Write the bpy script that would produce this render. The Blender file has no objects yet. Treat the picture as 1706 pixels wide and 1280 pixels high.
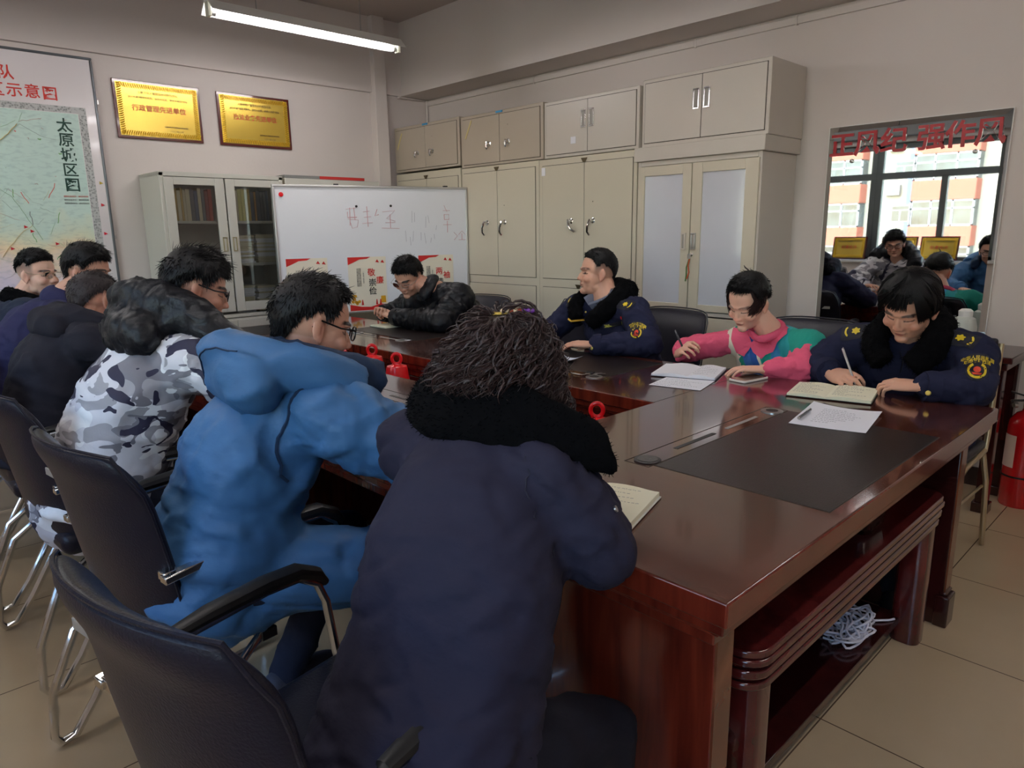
import bpy, bmesh, math, random
import numpy as np
from mathutils import Vector, Matrix, noise
from mathutils.bvhtree import BVHTree
random.seed(7); np.random.seed(7)
scene = bpy.context.scene
COL = scene.collection
V = Vector
PI = math.pi

# ---------------------------------------------------------------- camera, light, exposure
def make_camera():
    a, b, c = -.807214, -.214634, -.01509
    f = V((math.sin(a)*math.cos(b), math.cos(a)*math.cos(b), math.sin(b)))
    r = V((math.cos(a), -math.sin(a), 0)); u = r.cross(f)
    r2 = r*math.cos(c) + u*math.sin(c); u2 = -r*math.sin(c) + u*math.cos(c)
    m = Matrix((r2, u2, -f)).transposed().to_4x4()
    m.translation = V((0, 0, 1.36))
    cd = bpy.data.cameras.new('camera'); o = bpy.data.objects.new('camera', cd)
    cd.sensor_width = 36; cd.lens = 1166.9/1706*36; cd.clip_start = .05; cd.clip_end = 200
    o.matrix_world = m; COL.objects.link(o); scene.camera = o
make_camera()
scene.view_settings.view_transform = 'Standard'
scene.view_settings.look = 'None'
scene.view_settings.gamma = 1
scene.view_settings.exposure = 1.32
scene.cycles.use_denoising = True
scene.cycles.max_bounces = 8
scene.cycles.sample_clamp_indirect = 4

w = bpy.data.worlds.new('sky'); scene.world = w; w.use_nodes = True
nt = w.node_tree; bg = nt.nodes['Background']
sky = nt.nodes.new('ShaderNodeTexSky'); sky.sky_type = 'NISHITA'; sky.sun_disc = False
sky.sun_elevation = math.radians(38); sky.sun_rotation = math.radians(0)
nt.links.new(sky.outputs[0], bg.inputs[0]); bg.inputs[1].default_value = 1.0
WIN_Y = -1.3
sun = bpy.data.lights.new('sun', 'SUN'); sun.energy = .9; sun.angle = .01; sun.color = (1, .95, .86)
so = bpy.data.objects.new('sun', sun); COL.objects.link(so)
so.rotation_euler = V((.35, -1, -.75)).to_track_quat('-Z', 'Y').to_euler()
def area(name, loc, size, rot, energy, color=(1, 1, 1), portal=False):
    l = bpy.data.lights.new(name, 'AREA'); l.shape = 'RECTANGLE'; l.size, l.size_y = size
    l.energy = energy; l.color = color
    if portal: l.cycles.is_portal = True
    o = bpy.data.objects.new(name, l); COL.objects.link(o); o.location = loc; o.rotation_euler = rot
    return o
for i, xc in enumerate((-4.2, -2.68, -1.1, .45)):
    area('daylight_portal', (xc, WIN_Y-.12, 1.64), (1.45, 1.42), (PI/2, 0, 0), 1, portal=True)

# ---------------------------------------------------------------- materials
MATS = {}
def lin(c):
    return tuple(((x/255)/12.92 if x/255 <= .04045 else ((x/255+.055)/1.055)**2.4) for x in c) + (1,)
def mat(name, rgb=(128, 128, 128), rough=.5, metal=0., coat=0., bump=None, var=None, emit=None, estr=1., trans=0., spec=.5, alpha=1., sheen=0.):
    """rgb in sRGB 0-255; bump=(scale, strength[, stretch]); var=(scale, amount, stretch)"""
    if name in MATS: return MATS[name]
    m = bpy.data.materials.new(name); m.use_nodes = True; N = m.node_tree.nodes; Lk = m.node_tree.links
    b = N['Principled BSDF']; c = lin(rgb)
    b.inputs['Base Color'].default_value = c; b.inputs['Roughness'].default_value = rough
    b.inputs['Metallic'].default_value = metal; b.inputs['Coat Weight'].default_value = coat
    b.inputs['Coat Roughness'].default_value = .06
    b.inputs['Transmission Weight'].default_value = trans; b.inputs['Specular IOR Level'].default_value = spec
    b.inputs['Alpha'].default_value = alpha; b.inputs['Sheen Weight'].default_value = sheen
    if emit: b.inputs['Emission Color'].default_value = lin(emit); b.inputs['Emission Strength'].default_value = estr
    tc = N.new('ShaderNodeTexCoord')
    def co(st):
        mp = N.new('ShaderNodeMapping'); Lk.new(tc.outputs['Object'], mp.inputs[0]); mp.inputs['Scale'].default_value = st; return mp.outputs[0]
    if var:
        st = var[2] if len(var) > 2 else (1, 1, 1)
        n = N.new('ShaderNodeTexNoise'); n.inputs['Scale'].default_value = var[0]; n.inputs['Detail'].default_value = 5
        Lk.new(co(st), n.inputs[0]); mx = N.new('ShaderNodeMix'); mx.data_type = 'RGBA'
        mx.inputs[6].default_value = tuple(x*(1-var[1]) for x in c[:3])+(1,); mx.inputs[7].default_value = tuple(min(1, x*(1+var[1])) for x in c[:3])+(1,)
        r = N.new('ShaderNodeMapRange'); r.inputs[1].default_value = .3; r.inputs[2].default_value = .7
        Lk.new(n.outputs[0], r.inputs[0]); Lk.new(r.outputs[0], mx.inputs[0]); Lk.new(mx.outputs[2], b.inputs['Base Color'])
    if bump:
        st = bump[2] if len(bump) > 2 else (1, 1, 1)
        n = N.new('ShaderNodeTexNoise'); n.inputs['Scale'].default_value = bump[0]; n.inputs['Detail'].default_value = 4
        Lk.new(co(st), n.inputs[0]); bp = N.new('ShaderNodeBump'); bp.inputs['Strength'].default_value = bump[1]; bp.inputs['Distance'].default_value = .01
        Lk.new(n.outputs[0], bp.inputs['Height']); Lk.new(bp.outputs[0], b.inputs['Normal'])
    MATS[name] = m; return m

def tile_mat():
    m = mat('floor_tile', (176, 156, 132), .2, bump=None)
    N = m.node_tree.nodes; Lk = m.node_tree.links; b = N['Principled BSDF']
    g = N.new('ShaderNodeNewGeometry'); br = N.new('ShaderNodeTexBrick'); mp = N.new('ShaderNodeMapping')
    mp.inputs['Location'].default_value = (.657+.6*10, -1.817+.6*10, 0)
    Lk.new(g.outputs['Position'], mp.inputs[0]); Lk.new(mp.outputs[0], br.inputs[0])
    br.offset = 0; br.squash = 1; br.inputs['Scale'].default_value = 1; br.inputs['Mortar Size'].default_value = .0022
    br.inputs['Brick Width'].default_value = .6; br.inputs['Row Height'].default_value = .6; br.inputs['Mortar Smooth'].default_value = .1
    n = N.new('ShaderNodeTexNoise'); n.inputs['Scale'].default_value = 3; n.inputs['Detail'].default_value = 6
    Lk.new(g.outputs['Position'], n.inputs[0]); cr = N.new('ShaderNodeValToRGB')
    cr.color_ramp.elements[0].color = lin((180, 157, 124)); cr.color_ramp.elements[1].color = lin((194, 172, 140))
    Lk.new(n.outputs[0], cr.inputs[0]); Lk.new(cr.outputs[0], br.inputs['Color1']); Lk.new(cr.outputs[0], br.inputs['Color2'])
    br.inputs['Mortar'].default_value = lin((92, 74, 58)); Lk.new(br.outputs['Color'], b.inputs['Base Color'])
    return m

def wood_mat(name, dark, light, scale=(1, 1, 1), rough=.16, coat=.35):
    if name in MATS: return MATS[name]
    m = mat(name, light, rough, coat=coat); N = m.node_tree.nodes; Lk = m.node_tree.links; b = N['Principled BSDF']
    tc = N.new('ShaderNodeTexCoord'); mp = N.new('ShaderNodeMapping'); mp.inputs['Scale'].default_value = scale
    n = N.new('ShaderNodeTexNoise'); n.inputs['Scale'].default_value = 7; n.inputs['Detail'].default_value = 7; n.inputs['Distortion'].default_value = .4
    Lk.new(tc.outputs['Object'], mp.inputs[0]); Lk.new(mp.outputs[0], n.inputs[0])
    cr = N.new('ShaderNodeValToRGB'); cr.color_ramp.elements[0].position = .32; cr.color_ramp.elements[1].position = .7
    cr.color_ramp.elements[0].color = lin(dark); cr.color_ramp.elements[1].color = lin(light)
    Lk.new(n.outputs[0], cr.inputs[0]); Lk.new(cr.outputs[0], b.inputs['Base Color']); return m

def paint(name, c, amt=.02):
    return mat(name, c, .7, bump=(60, .05), var=(1.3, amt))
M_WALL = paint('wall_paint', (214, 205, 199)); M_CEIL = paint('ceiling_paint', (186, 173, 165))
M_FLOOR = tile_mat()
M_CAB = mat('cabinet_enamel', (203, 194, 174), .32, bump=(160, .03)); M_CAB2 = mat('cabinet_enamel_taupe', (178, 166, 150), .35, bump=(160, .03))
M_CAB3 = mat('cabinet_enamel_grey', (198, 190, 179), .33, bump=(160, .03)); M_CABB = mat('bookcase_enamel', (196, 194, 184), .35)
M_GAP = mat('shadow_gap', (52, 44, 36), .8)
M_CHROME = mat('chrome', (225, 225, 225), .12, 1.); M_STEEL = mat('brushed_steel', (190, 190, 188), .3, 1.)
M_ALU = mat('aluminium_frame', (205, 205, 203), .35, .8)
M_TOP = wood_mat('table_veneer', (62, 30, 23), (92, 50, 38), (1.2, .35, 1), .13, .5)
M_RED = wood_mat('red_mahogany', (80, 24, 15), (116, 42, 26), (4, 4, .35), .2, .4)
M_LIT_EDGE = wood_mat('lit_edge_wood', (92, 48, 30), (130, 76, 50), (1, 1, 1), .22, .3)  # same mahogany, with warm reflected light put into the colour
M_DARKW = wood_mat('dark_mahogany', (36, 12, 11), (62, 20, 18), (4, 4, .4), .2, .35)
M_PAD = mat('writing_pad_leather', (30, 23, 23), .3, bump=(260, .12), spec=.35)
M_PAD_SHEEN = mat('writing_pad_window_sheen', (60, 64, 64), .42, bump=(260, .1), spec=.6)  # dark leather again, window reflection on the left row painted into its colour
M_BLACK = mat('black_plastic', (18, 18, 19), .4); M_LEATHER = mat('black_leather', (25, 24, 36), .36, bump=(210, .15), spec=.3)
M_PAPER = mat('white_paper', (232, 232, 238), .8); M_CREAM = mat('cream_paper', (236, 232, 205), .8)
M_INK = mat('ink', (60, 62, 80), .8); M_WHITE = mat('white_plastic', (232, 232, 228), .4)
M_REDP = mat('red_plastic', (225, 22, 30), .28, coat=.2); M_GOLD = mat('gold_foil', (214, 172, 40), .3, .65, bump=(40, .05))
def glass_mat(name, tint=(1, 1, 1), alpha=.12, rough=.02):
    m = bpy.data.materials.new(name); m.use_nodes = True; N = m.node_tree.nodes; Lk = m.node_tree.links
    N.remove(N['Principled BSDF']); t = N.new('ShaderNodeBsdfTransparent'); t.inputs[0].default_value = tint + (1,)
    g = N.new('ShaderNodeBsdfGlossy'); g.inputs['Roughness'].default_value = rough; f = N.new('ShaderNodeFresnel'); f.inputs[0].default_value = 1.5
    mx = N.new('ShaderNodeMixShader'); ma = N.new('ShaderNodeMath'); ma.operation = 'ADD'; ma.inputs[1].default_value = alpha*.3
    Lk.new(f.outputs[0], ma.inputs[0]); Lk.new(ma.outputs[0], mx.inputs[0]); Lk.new(t.outputs[0], mx.inputs[1]); Lk.new(g.outputs[0], mx.inputs[2])
    Lk.new(mx.outputs[0], N['Material Output'].inputs[0]); MATS[name] = m; return m
M_GLASS = glass_mat('clear_glass', (.93, .95, .94)); M_LENS = glass_mat('spectacle_lens', (.9, .92, .95), .1)
M_MIRROR = mat('mirror_silver', (222, 226, 226), .015, 1.)

# ---------------------------------------------------------------- mesh helpers
class MB:
    def __init__(s): s.v = []; s.f = []; s.m = []; s.cur = 0
    def add(s, vs, fs):
        o = len(s.v); s.v += [tuple(p) for p in vs]; s.f += [tuple(i+o for i in f) for f in fs]; s.m += [s.cur]*len(fs); return s
    def mi(s, i): s.cur = i; return s
    def box(s, x0, x1, y0, y1, z0, z1):
        return s.obox(V(((x0+x1)/2, (y0+y1)/2, (z0+z1)/2)), V((1, 0, 0)), V((0, 1, 0)), V((0, 0, 1)), abs(x1-x0)/2, abs(y1-y0)/2, abs(z1-z0)/2)
    def obox(s, c, ax, ay, az, hx, hy, hz):
        vs = [c+ax*(hx*i)+ay*(hy*j)+az*(hz*k) for k in (-1, 1) for j in (-1, 1) for i in (-1, 1)]
        return s.add(vs, [(0, 2, 3, 1), (4, 5, 7, 6), (0, 1, 5, 4), (2, 6, 7, 3), (0, 4, 6, 2), (1, 3, 7, 5)])
    def tube(s, pts, r, n=8, closed=False, flat=None):
        pts = [V(p) for p in pts]; k = len(pts); rs = r if isinstance(r, (list, tuple)) else [r]*k
        vs = []; up = None
        for i, p in enumerate(pts):
            if closed: t = pts[(i+1) % k]-pts[i-1]
            else: t = pts[min(i+1, k-1)]-pts[max(i-1, 0)]
            t.normalize()
            if up is None: up = V((0, 0, 1)) if abs(t.z) < .9 else V((1, 0, 0))
            a = t.cross(up)
            if a.length < 1e-5: a = t.orthogonal()
            a.normalize(); b = a.cross(t).normalized(); up = b
            for j in range(n):
                q = 2*PI*j/n; ra, rb = (rs[i], rs[i]) if flat is None else (rs[i], rs[i]*flat)
                vs.append(p+a*(math.cos(q)*ra)+b*(math.sin(q)*rb))
        fs = []
        for i in range(k if closed else k-1):
            for j in range(n):
                i2 = (i+1) % k; fs.append((i*n+j, i*n+(j+1) % n, i2*n+(j+1) % n, i2*n+j))
        if not closed: fs += [tuple(range(n))[::-1], tuple((k-1)*n+j for j in range(n))]
        return s.add(vs, fs)
    def lathe(s, prof, c=(0, 0, 0), az=V((0, 0, 1)), n=24):
        c = V(c); az = V(az).normalized(); ax = az.orthogonal().normalized(); ay = az.cross(ax); vs = []
        for r, z in prof:
            for j in range(n):
                q = 2*PI*j/n; vs.append(c+ax*(r*math.cos(q))+ay*(r*math.sin(q))+az*z)
        fs = []
        for i in range(len(prof)-1):
            for j in range(n): fs.append((i*n+j, i*n+(j+1) % n, (i+1)*n+(j+1) % n, (i+1)*n+j))
        fs += [tuple(range(n))[::-1], tuple((len(prof)-1)*n+j for j in range(n))]
        return s.add(vs, fs)
    def prism(s, poly, o, ax, ay, az, h):
        """2-D polygon in the plane (ax, ay) at o, thickened by h along az"""
        n = len(poly); vs = [o+ax*p[0]+ay*p[1] for p in poly] + [o+ax*p[0]+ay*p[1]+az*h for p in poly]
        return s.add(vs, [tuple(range(n))[::-1], tuple(range(n, 2*n))] + [(i, (i+1) % n, (i+1) % n+n, i+n) for i in range(n)])
    def ell(s, c, r, R=None, nu=16, nv=10):
        c = V(c); vs = []; fs = []
        for i in range(nv+1):
            th = PI*i/nv
            for j in range(nu):
                ph = 2*PI*j/nu; p = V((r[0]*math.sin(th)*math.cos(ph), r[1]*math.sin(th)*math.sin(ph), r[2]*math.cos(th)))
                vs.append(c+(R @ p if R else p))
        for i in range(nv):
            for j in range(nu): fs.append((i*nu+j, (i+1)*nu+j, (i+1)*nu+(j+1) % nu, i*nu+(j+1) % nu))
        return s.add(vs, fs)
    def cap(s, p0, r0, p1, r1, n=12, flat=1., side=None):
        """tapered capsule; flat scales the axis perpendicular to side"""
        p0 = V(p0); p1 = V(p1); t = (p1-p0); L = t.length; t = t/L if L > 1e-6 else V((0, 0, 1))
        a = V(side) - t*t.dot(V(side)) if side is not None else t.orthogonal()
        a.normalize(); b = t.cross(a); vs = []; rings = []
        for q in (-85, -60, -30, 0): rings.append((p0+t*(r0*math.sin(math.radians(q))), r0*math.cos(math.radians(q))))
        for q in (0, 30, 60, 85): rings.append((p1+t*(r1*math.sin(math.radians(q))), r1*math.cos(math.radians(q))))
        for c, r in rings:
            for j in range(n):
                q = 2*PI*j/n; vs.append(c+a*(r*math.cos(q))+b*(r*flat*math.sin(q)))
        k = len(rings); fs = [(i*n+j, i*n+(j+1) % n, (i+1)*n+(j+1) % n, (i+1)*n+j) for i in range(k-1) for j in range(n)]
        fs += [tuple(range(n))[::-1], tuple((k-1)*n+j for j in range(n))]
        return s.add(vs, fs)
    def loft(s, rings):
        """list of rings (equal length lists of points), capped"""
        n = len(rings[0]); vs = [p for r in rings for p in r]; k = len(rings)
        fs = [(i*n+j, i*n+(j+1) % n, (i+1)*n+(j+1) % n, (i+1)*n+j) for i in range(k-1) for j in range(n)]
        fs += [tuple(range(n))[::-1], tuple((k-1)*n+j for j in range(n))]
        return s.add(vs, fs)
    def mesh(s, name, mats=None):
        me = bpy.data.meshes.new(name); me.from_pydata(s.v, [], s.f)
        for m in (mats if isinstance(mats, (list, tuple)) else [mats] if mats else []): me.materials.append(m)
        if any(s.m): me.polygons.foreach_set('material_index', s.m)
        me.update(); return me
    def build(s, name, mats, parent=None, local=False, bevel=0, seg=2, smooth=35, sub=0):
        o = bpy.data.objects.new(name, s.mesh(name, mats)); COL.objects.link(o)
        bm = bmesh.new(); bm.from_mesh(o.data); bmesh.ops.recalc_face_normals(bm, faces=bm.faces); bm.to_mesh(o.data); bm.free()
        if smooth:
            o.data.shade_smooth(); o.data.set_sharp_from_angle(angle=math.radians(smooth))
        if bevel:
            b = o.modifiers.new('bevel', 'BEVEL'); b.width = bevel; b.segments = seg; b.limit_method = 'ANGLE'; b.harden_normals = False
        if sub:
            b = o.modifiers.new('sub', 'SUBSURF'); b.levels = sub; b.render_levels = sub
        adopt(o, parent, local); return o

def adopt(o, parent, local=False):
    if parent is not None:
        o.parent = parent
        if not local:
            p = parent; m = Matrix.Identity(4); chain = []
            while p is not None: chain.append(p); p = p.parent
            for q in reversed(chain): m = m @ q.matrix_parent_inverse @ q.matrix_basis
            o.matrix_parent_inverse = m.inverted()
    return o
def tag(o, label=None, cat=None, group=None, kind=None):
    if label: o['label'] = label
    if cat: o['category'] = cat
    if group: o['group'] = group
    if kind: o['kind'] = kind
    return o
def thing(name, label, cat, loc=(0, 0, 0), rz=0, group=None):
    o = bpy.data.objects.new(name, None); COL.objects.link(o); o.location = loc; o.rotation_euler = (0, 0, rz)
    o.empty_display_size = .1; return tag(o, label, cat, group)
def struct(o): o['kind'] = 'structure'; return o
def dup(o, parent=None):
    c = o.copy(); COL.objects.link(c)
    if parent is not None: c.parent = parent
    for ch in list(o.children): dup(ch, c)
    return c
def frame_rect(mb, o, ax, ay, az, w, h, t, d):
    """picture-frame ring: outer w x h in plane, bar width t, depth d along az"""
    for (cx, cy, hx, hy) in ((w/2, t/2, w/2, t/2), (w/2, h-t/2, w/2, t/2), (t/2, h/2, t/2, h/2-t), (w-t/2, h/2, t/2, h/2-t)):
        mb.obox(o+ax*cx+ay*cy+az*(d/2), ax, ay, az, hx, hy, d/2)
def bm_mesh_obj(name, me, mats, parent, local=False):
    o = bpy.data.objects.new(name, me); COL.objects.link(o)
    for m in (mats if isinstance(mats, (list, tuple)) else [mats]): me.materials.append(m)
    adopt(o, parent, local); return o
def text_mesh(txt, size, extrude=0., bold=0., align='CENTER', spacing=1., vertical=False):
    cu = bpy.data.curves.new('t', 'FONT'); cu.body = '\n'.join(txt) if vertical else txt
    cu.size = size; cu.extrude = extrude; cu.offset = bold; cu.resolution_u = 2; cu.align_x = align; cu.align_y = 'CENTER'
    cu.space_character = spacing
    o = bpy.data.objects.new('t', cu); COL.objects.link(o)
    dg = bpy.context.evaluated_depsgraph_get(); ev = o.evaluated_get(dg)
    me = bpy.data.meshes.new_from_object(ev, preserve_all_data_layers=False, depsgraph=dg)
    bpy.data.objects.remove(o); bpy.data.curves.remove(cu); me.materials.clear(); return me
def put_text(name, txt, size, c, ax, ay, m, parent, extrude=.0005, bold=0., align='CENTER', spacing=1., vertical=False, off=.001, sx=1.):
    """flat lettering centred on c, reading along ax with its top towards ay"""
    me = text_mesh(txt, size, extrude, bold, align, spacing, vertical)
    ax = V(ax).normalized(); ay = V(ay).normalized(); az = ax.cross(ay)
    me.transform(Matrix.Translation(V(c)+az*off) @ Matrix((ax*sx, ay, az)).transposed().to_4x4())
    return bm_mesh_obj(name, me, m, parent)
X, Y, Z = V((1, 0, 0)), V((0, 1, 0)), V((0, 0, 1))
ORD = ['first', 'second', 'third', 'fourth', 'fifth', 'sixth', 'seventh', 'eighth', 'ninth', 'tenth', 'eleventh', 'twelfth', 'thirteenth', 'fourteenth', 'fifteenth', 'sixteenth', 'seventeenth', 'eighteenth', 'nineteenth', 'twentieth']
# ---------------------------------------------------------------- the room
XM, YW, XE, CZ = -5.488, 4.22, 2.3, 3.15
def wall(name, *b, m=M_WALL): return struct(MB().box(*b).build(name, m, smooth=0))
struct(MB().box(XM-.2, XE+.2, WIN_Y-.25, YW+.2, -.15, 0).build('floor', M_FLOOR, smooth=0))
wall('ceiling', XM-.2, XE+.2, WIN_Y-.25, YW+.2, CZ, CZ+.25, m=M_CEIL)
wall('wall_back', XM-.2, XM, WIN_Y-.25, YW+.2, 0, CZ)
wall('wall_right', XM-.2, XE+.2, YW, YW+.2, 0, CZ)
wall('wall_near', XE, XE+.2, WIN_Y-.25, YW+.2, 0, CZ)
o = MB().box(XM, XE, 3.91, YW, 2.55, CZ).build('trim_1', M_WALL); struct(o)
o = MB().box(XM, XM+.035, WIN_Y, 3.98, 2.548, CZ).build('trim_2', M_WALL); struct(o)
o = MB().box(XM, XM+.09, 3.60, 3.72, 0, CZ).build('trim_3', M_WALL, bevel=.004); struct(o)
mb = MB().box(XM, XE, YW-.018, YW, 2.495, 2.535)
for x in (-4.1, -2.66, -2.0): mb.box(x, x+.012, YW-.022, YW, 2.49, 2.54)
struct(mb.build('trim_4', M_WALL, bevel=.002))
struct(MB().tube([(XM+.02, 3.89, CZ), (XM+.02, 3.89, 2.53)], .012).tube([(XM+.02, 3.9, 2.54), (XM+.02, 4.2, 2.54), (XM+.02, 4.2, 1.5)], .011).build('trim_5', M_WALL))
M_BASE = mat('dark_skirting', (48, 36, 34), .3)
struct(MB().box(XM, XE, YW-.012, YW, 0, .1).build('baseboard_right', M_BASE, smooth=0))
struct(MB().box(XM, XM+.012, WIN_Y, YW, 0, .1).build('baseboard_back', M_BASE, smooth=0))
# window wall behind the left row
SZ, TZ = .93, 2.36
wall('wall_left', XM-.2, XE+.2, WIN_Y-.25, WIN_Y, 0, SZ)
wall('wall_left_head', XM-.2, XE+.2, WIN_Y-.25, WIN_Y, TZ, CZ)
wall('wall_left_pier', XM-.2, -4.98, WIN_Y-.25, WIN_Y, SZ, TZ)
wall('wall_left_pier', 1.28, XE+.2, WIN_Y-.25, WIN_Y, SZ, TZ)
struct(MB().box(-4.98, 1.28, WIN_Y-.22, WIN_Y+.04, SZ-.03, SZ+.004).build('trim_6', M_WHITE, bevel=.004))
M_WF = mat('window_frame_grey', (98, 104, 104), .4, .3)
xs = [-4.98, -3.45, -1.9, -.35, 1.28]
for i in range(4):
    a, b = xs[i], xs[i+1]; y0, y1 = WIN_Y-.16, WIN_Y-.09
    mb = MB(); fa = .07 if i else .05; fb = .07 if i < 3 else .05
    mb.box(a, a+fa, y0, y1, SZ, TZ).box(b-fb, b, y0, y1, SZ, TZ).box(a, b, y0, y1, SZ, SZ+.05).box(a, b, y0, y1, TZ-.07, TZ)
    mb.box(a, b, y0-.01, y1+.01, 1.93, 2.01); mid = (a+b)/2
    mb.box(mid-.035, mid+.035, y0, y1+.01, SZ, 1.95).box(mid+.02, mid+.04, y1+.01, y1+.025, 1.4, 1.5)
    wnd = struct(mb.build('window_%d' % (i+1), M_WF, bevel=.004))
    MB().box(a+.02, b-.02, WIN_Y-.128, WIN_Y-.122, SZ+.02, TZ-.02).build('window_glass', M_GLASS, wnd, smooth=0)
struct(MB().box(XM, XE, WIN_Y, WIN_Y+.16, 2.42, 2.62).build('trim_7', mat('curtain_box', (150, 150, 150), .6), bevel=.004))

# ---------------------------------------------------------------- apartment block across the street (seen in the mirror)
def facade():
    yb = -43.; T = thing('apartment_building', 'pale apartment block with salmon balcony bands across the street', 'building', (-12, yb, -10))
    MW = mat('facade_render', (158, 156, 140), .8, var=(.5, .03)); MP = mat('salmon_render', (168, 98, 76), .8); MBL = mat('blue_render', (112, 126, 148), .8)
    MF = mat('white_pvc', (160, 162, 160), .5); MG = mat('dark_window_pane', (58, 68, 70), .12, var=(1.2, .5)); MAC = mat('conditioner_case', (150, 150, 144), .5); MFAN = mat('fan_grey', (110, 110, 108), .6)
    MB().box(-42, 14, yb-8, yb, -10, 18).build('wall', MW, T, smooth=0)
    struct(MB().box(-60, 40, yb-9, WIN_Y-.3, -10.3, -10).build('floor_street', mat('asphalt', (120, 118, 114), .9), smooth=0))
    for k in range(-1, 3):
        x0 = -15.56+6.66*k; w_ = 3.56
        MB().box(x0-.62, x0, yb, yb+.06, -10, 18).build('wall_panel', MBL, T, smooth=0)
        for j in range(-2, 4):
            z = 1.30+2.8*j
            b = MB().box(x0, x0+w_, yb, yb+1.2, z-1.23, z).build('balcony', MP, T, bevel=.04)
            MB().box(x0+.05, x0+w_-.05, yb, yb+1.1, z, z+1.57).build('pane', MG, b, smooth=0)
            mb = MB()
            for q in (0, .05, 1.15, 2.35, w_-.1): mb.box(x0+q, x0+q+.1, yb+1.05, yb+1.16, z, z+1.57)
            for q in (0, 1.02, 1.48): mb.box(x0, x0+w_, yb+1.05, yb+1.16, z+q, z+q+.09)
            mb.build('frame', MF, b, smooth=0)
            wq = MB().box(x0-1.45, x0-.3, yb, yb+.1, z+.28, z+1.36).build('window', MF, T, smooth=0)
            MB().box(x0-1.38, x0-.92, yb+.08, yb+.12, z+.34, z+1.02).box(x0-.84, x0-.37, yb+.08, yb+.12, z+.34, z+1.02).box(x0-1.38, x0-.37, yb+.08, yb+.12, z+1.08, z+1.3).build('pane', MG, wq, smooth=0)
            ac = MB().box(x0-1.85, x0-.95, yb, yb+.4, z-.80, z-.14).build('air_conditioner', MAC, T, bevel=.02)
            MB().lathe([(.26, 0), (.26, .02), (.13, .025)], (x0-1.28, yb+.4, z-.47), Y, 20).build('fan_grille', MFAN, ac)
facade()
# ---------------------------------------------------------------- steel cabinets on the right wall
FY = 3.8
def grip(mb, x, z, y=FY, ang=0, lever=False):
    c = V((x, y, z))
    mb.lathe([(.02, 0), (.02, .006), (.011, .01), (.011, .035)], c, -Y, 14)
    d = V((-math.sin(ang), 0, -math.cos(ang)))
    if lever:
        mb.tube([c+V((0, -.036, .004)), c+V((0, -.046, 0))+d*.01, c+V((-.012, -.05, 0))+d*.04, c+V((-.018, -.044, 0))+d*.075, c+V((-.01, -.03, 0))+d*.098], [.0115, .0105, .0095, .0085, .007], 8)
    else:
        mb.tube([c+V((0, -.03, .012)), c+V((0, -.036, 0))+d*.02, c+V((0, -.03, 0))+d*.04], [.011, .010, .008], 8)
def keyhole(mb, x, z, y=FY): mb.lathe([(.011, 0), (.011, .005), (.004, .006)], (x, y, z), -Y, 14)
def recess_handle(T, x, z, h=.12, w_=.042, m=None, y=FY):
    mb = MB(); frame_rect(mb, V((x-w_/2, y-.013, z-h/2)), X, Z, Y, w_, h, .009, .014)
    o = mb.build('handle', m or M_CHROME, T, bevel=.002); MB().box(x-w_/2+.006, x+w_/2-.006, y-.0085, y+.004, z-h/2+.006, z+h/2-.006).build('handle_cup', mat('handle_recess', (150, 146, 138), .4), o, smooth=0)
def label_holder(T, x, z, m=M_STEEL):
    mb = MB(); frame_rect(mb, V((x-.033, FY-.004, z-.022)), X, Z, Y, .066, .044, .006, .004); mb.build('label_holder', m, T)
def cabinet(label, x0, x1, z0, z1, m, doors, group, back=YW-.002, gap=True):
    T = thing('steel_cabinet', label, 'cabinet', ((x0+x1)/2, (FY+back)/2, z0), 0, group)
    mb = MB(); mb.box(x0, x1, FY, back, z0, z1); body = mb.build('body', m, T, bevel=.004)
    for (a, b, c, d) in doors:
        MB().box(a-.003, b+.003, FY-.0025, FY, c-.003, d+.003).build('door_gap', M_GAP, T, smooth=0)
        MB().box(a, b, FY-.006, FY, c, d).build('door', m, T, bevel=.002)
    return T
u1 = cabinet('taupe steel wall cabinet in the far corner, leftmost of the top row', -5.43, -4.535, 1.885, 2.262, M_CAB2, [(-5.40, -4.985, 1.905, 2.235), (-4.981, -4.565, 1.905, 2.235)], 'steel cabinets stacked on top')
u2 = cabinet('taupe steel top cabinet, second from the corner, with hooked knobs', -4.515, -3.61, 1.862, 2.249, M_CAB2, [(-4.485, -4.064, 1.882, 2.222), (-4.06, -3.64, 1.882, 2.222)], 'steel cabinets stacked on top')
u3 = cabinet('grey steel top cabinet with a white sticker, third from the corner', -3.598, -2.782, 1.86, 2.236, M_CAB3, [(-3.575, -3.2, 1.882, 2.212), (-3.196, -2.805, 1.882, 2.212)], 'steel cabinets stacked on top')
u4 = cabinet('grey steel top cabinet nearest the mirror with chrome recessed handles', -2.757, -1.92, 1.86, 2.256, M_CAB3, [(-2.735, -2.341, 1.884, 2.232), (-2.337, -1.945, 1.884, 2.232)], 'steel cabinets stacked on top')
for T, (xl, xk, zl, zh) in ((u1, (-5.095, -4.888, 2.146, 2.028)), (u2, (-4.178, -3.968, 2.138, 2.018))):
    mb = MB(); keyhole(mb, xk, zl); grip(mb, xl, zh); grip(mb, xk, zh); mb.build('handle', M_CHROME, T); label_holder(T, xl, zl)
    x0 = -5.4 if T is u1 else -4.47
    mb = MB(); mb.obox(V((x0+.055, FY-.008, 2.145)), V((.5, 0, .866)), Y, V((.866, 0, -.5)), .075, .001, .007); mb.build('tape', mat('yellowed_tape', (206, 190, 130), .5), T, smooth=0)
    MB().box(xl+.08, xl+.15, FY-.007, FY-.001, 2.232 if T is u2 else 2.245, 2.246 if T is u2 else 2.259).build('sticker', mat('blue_sticker', (60, 150, 200), .5), T, smooth=0)
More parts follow.
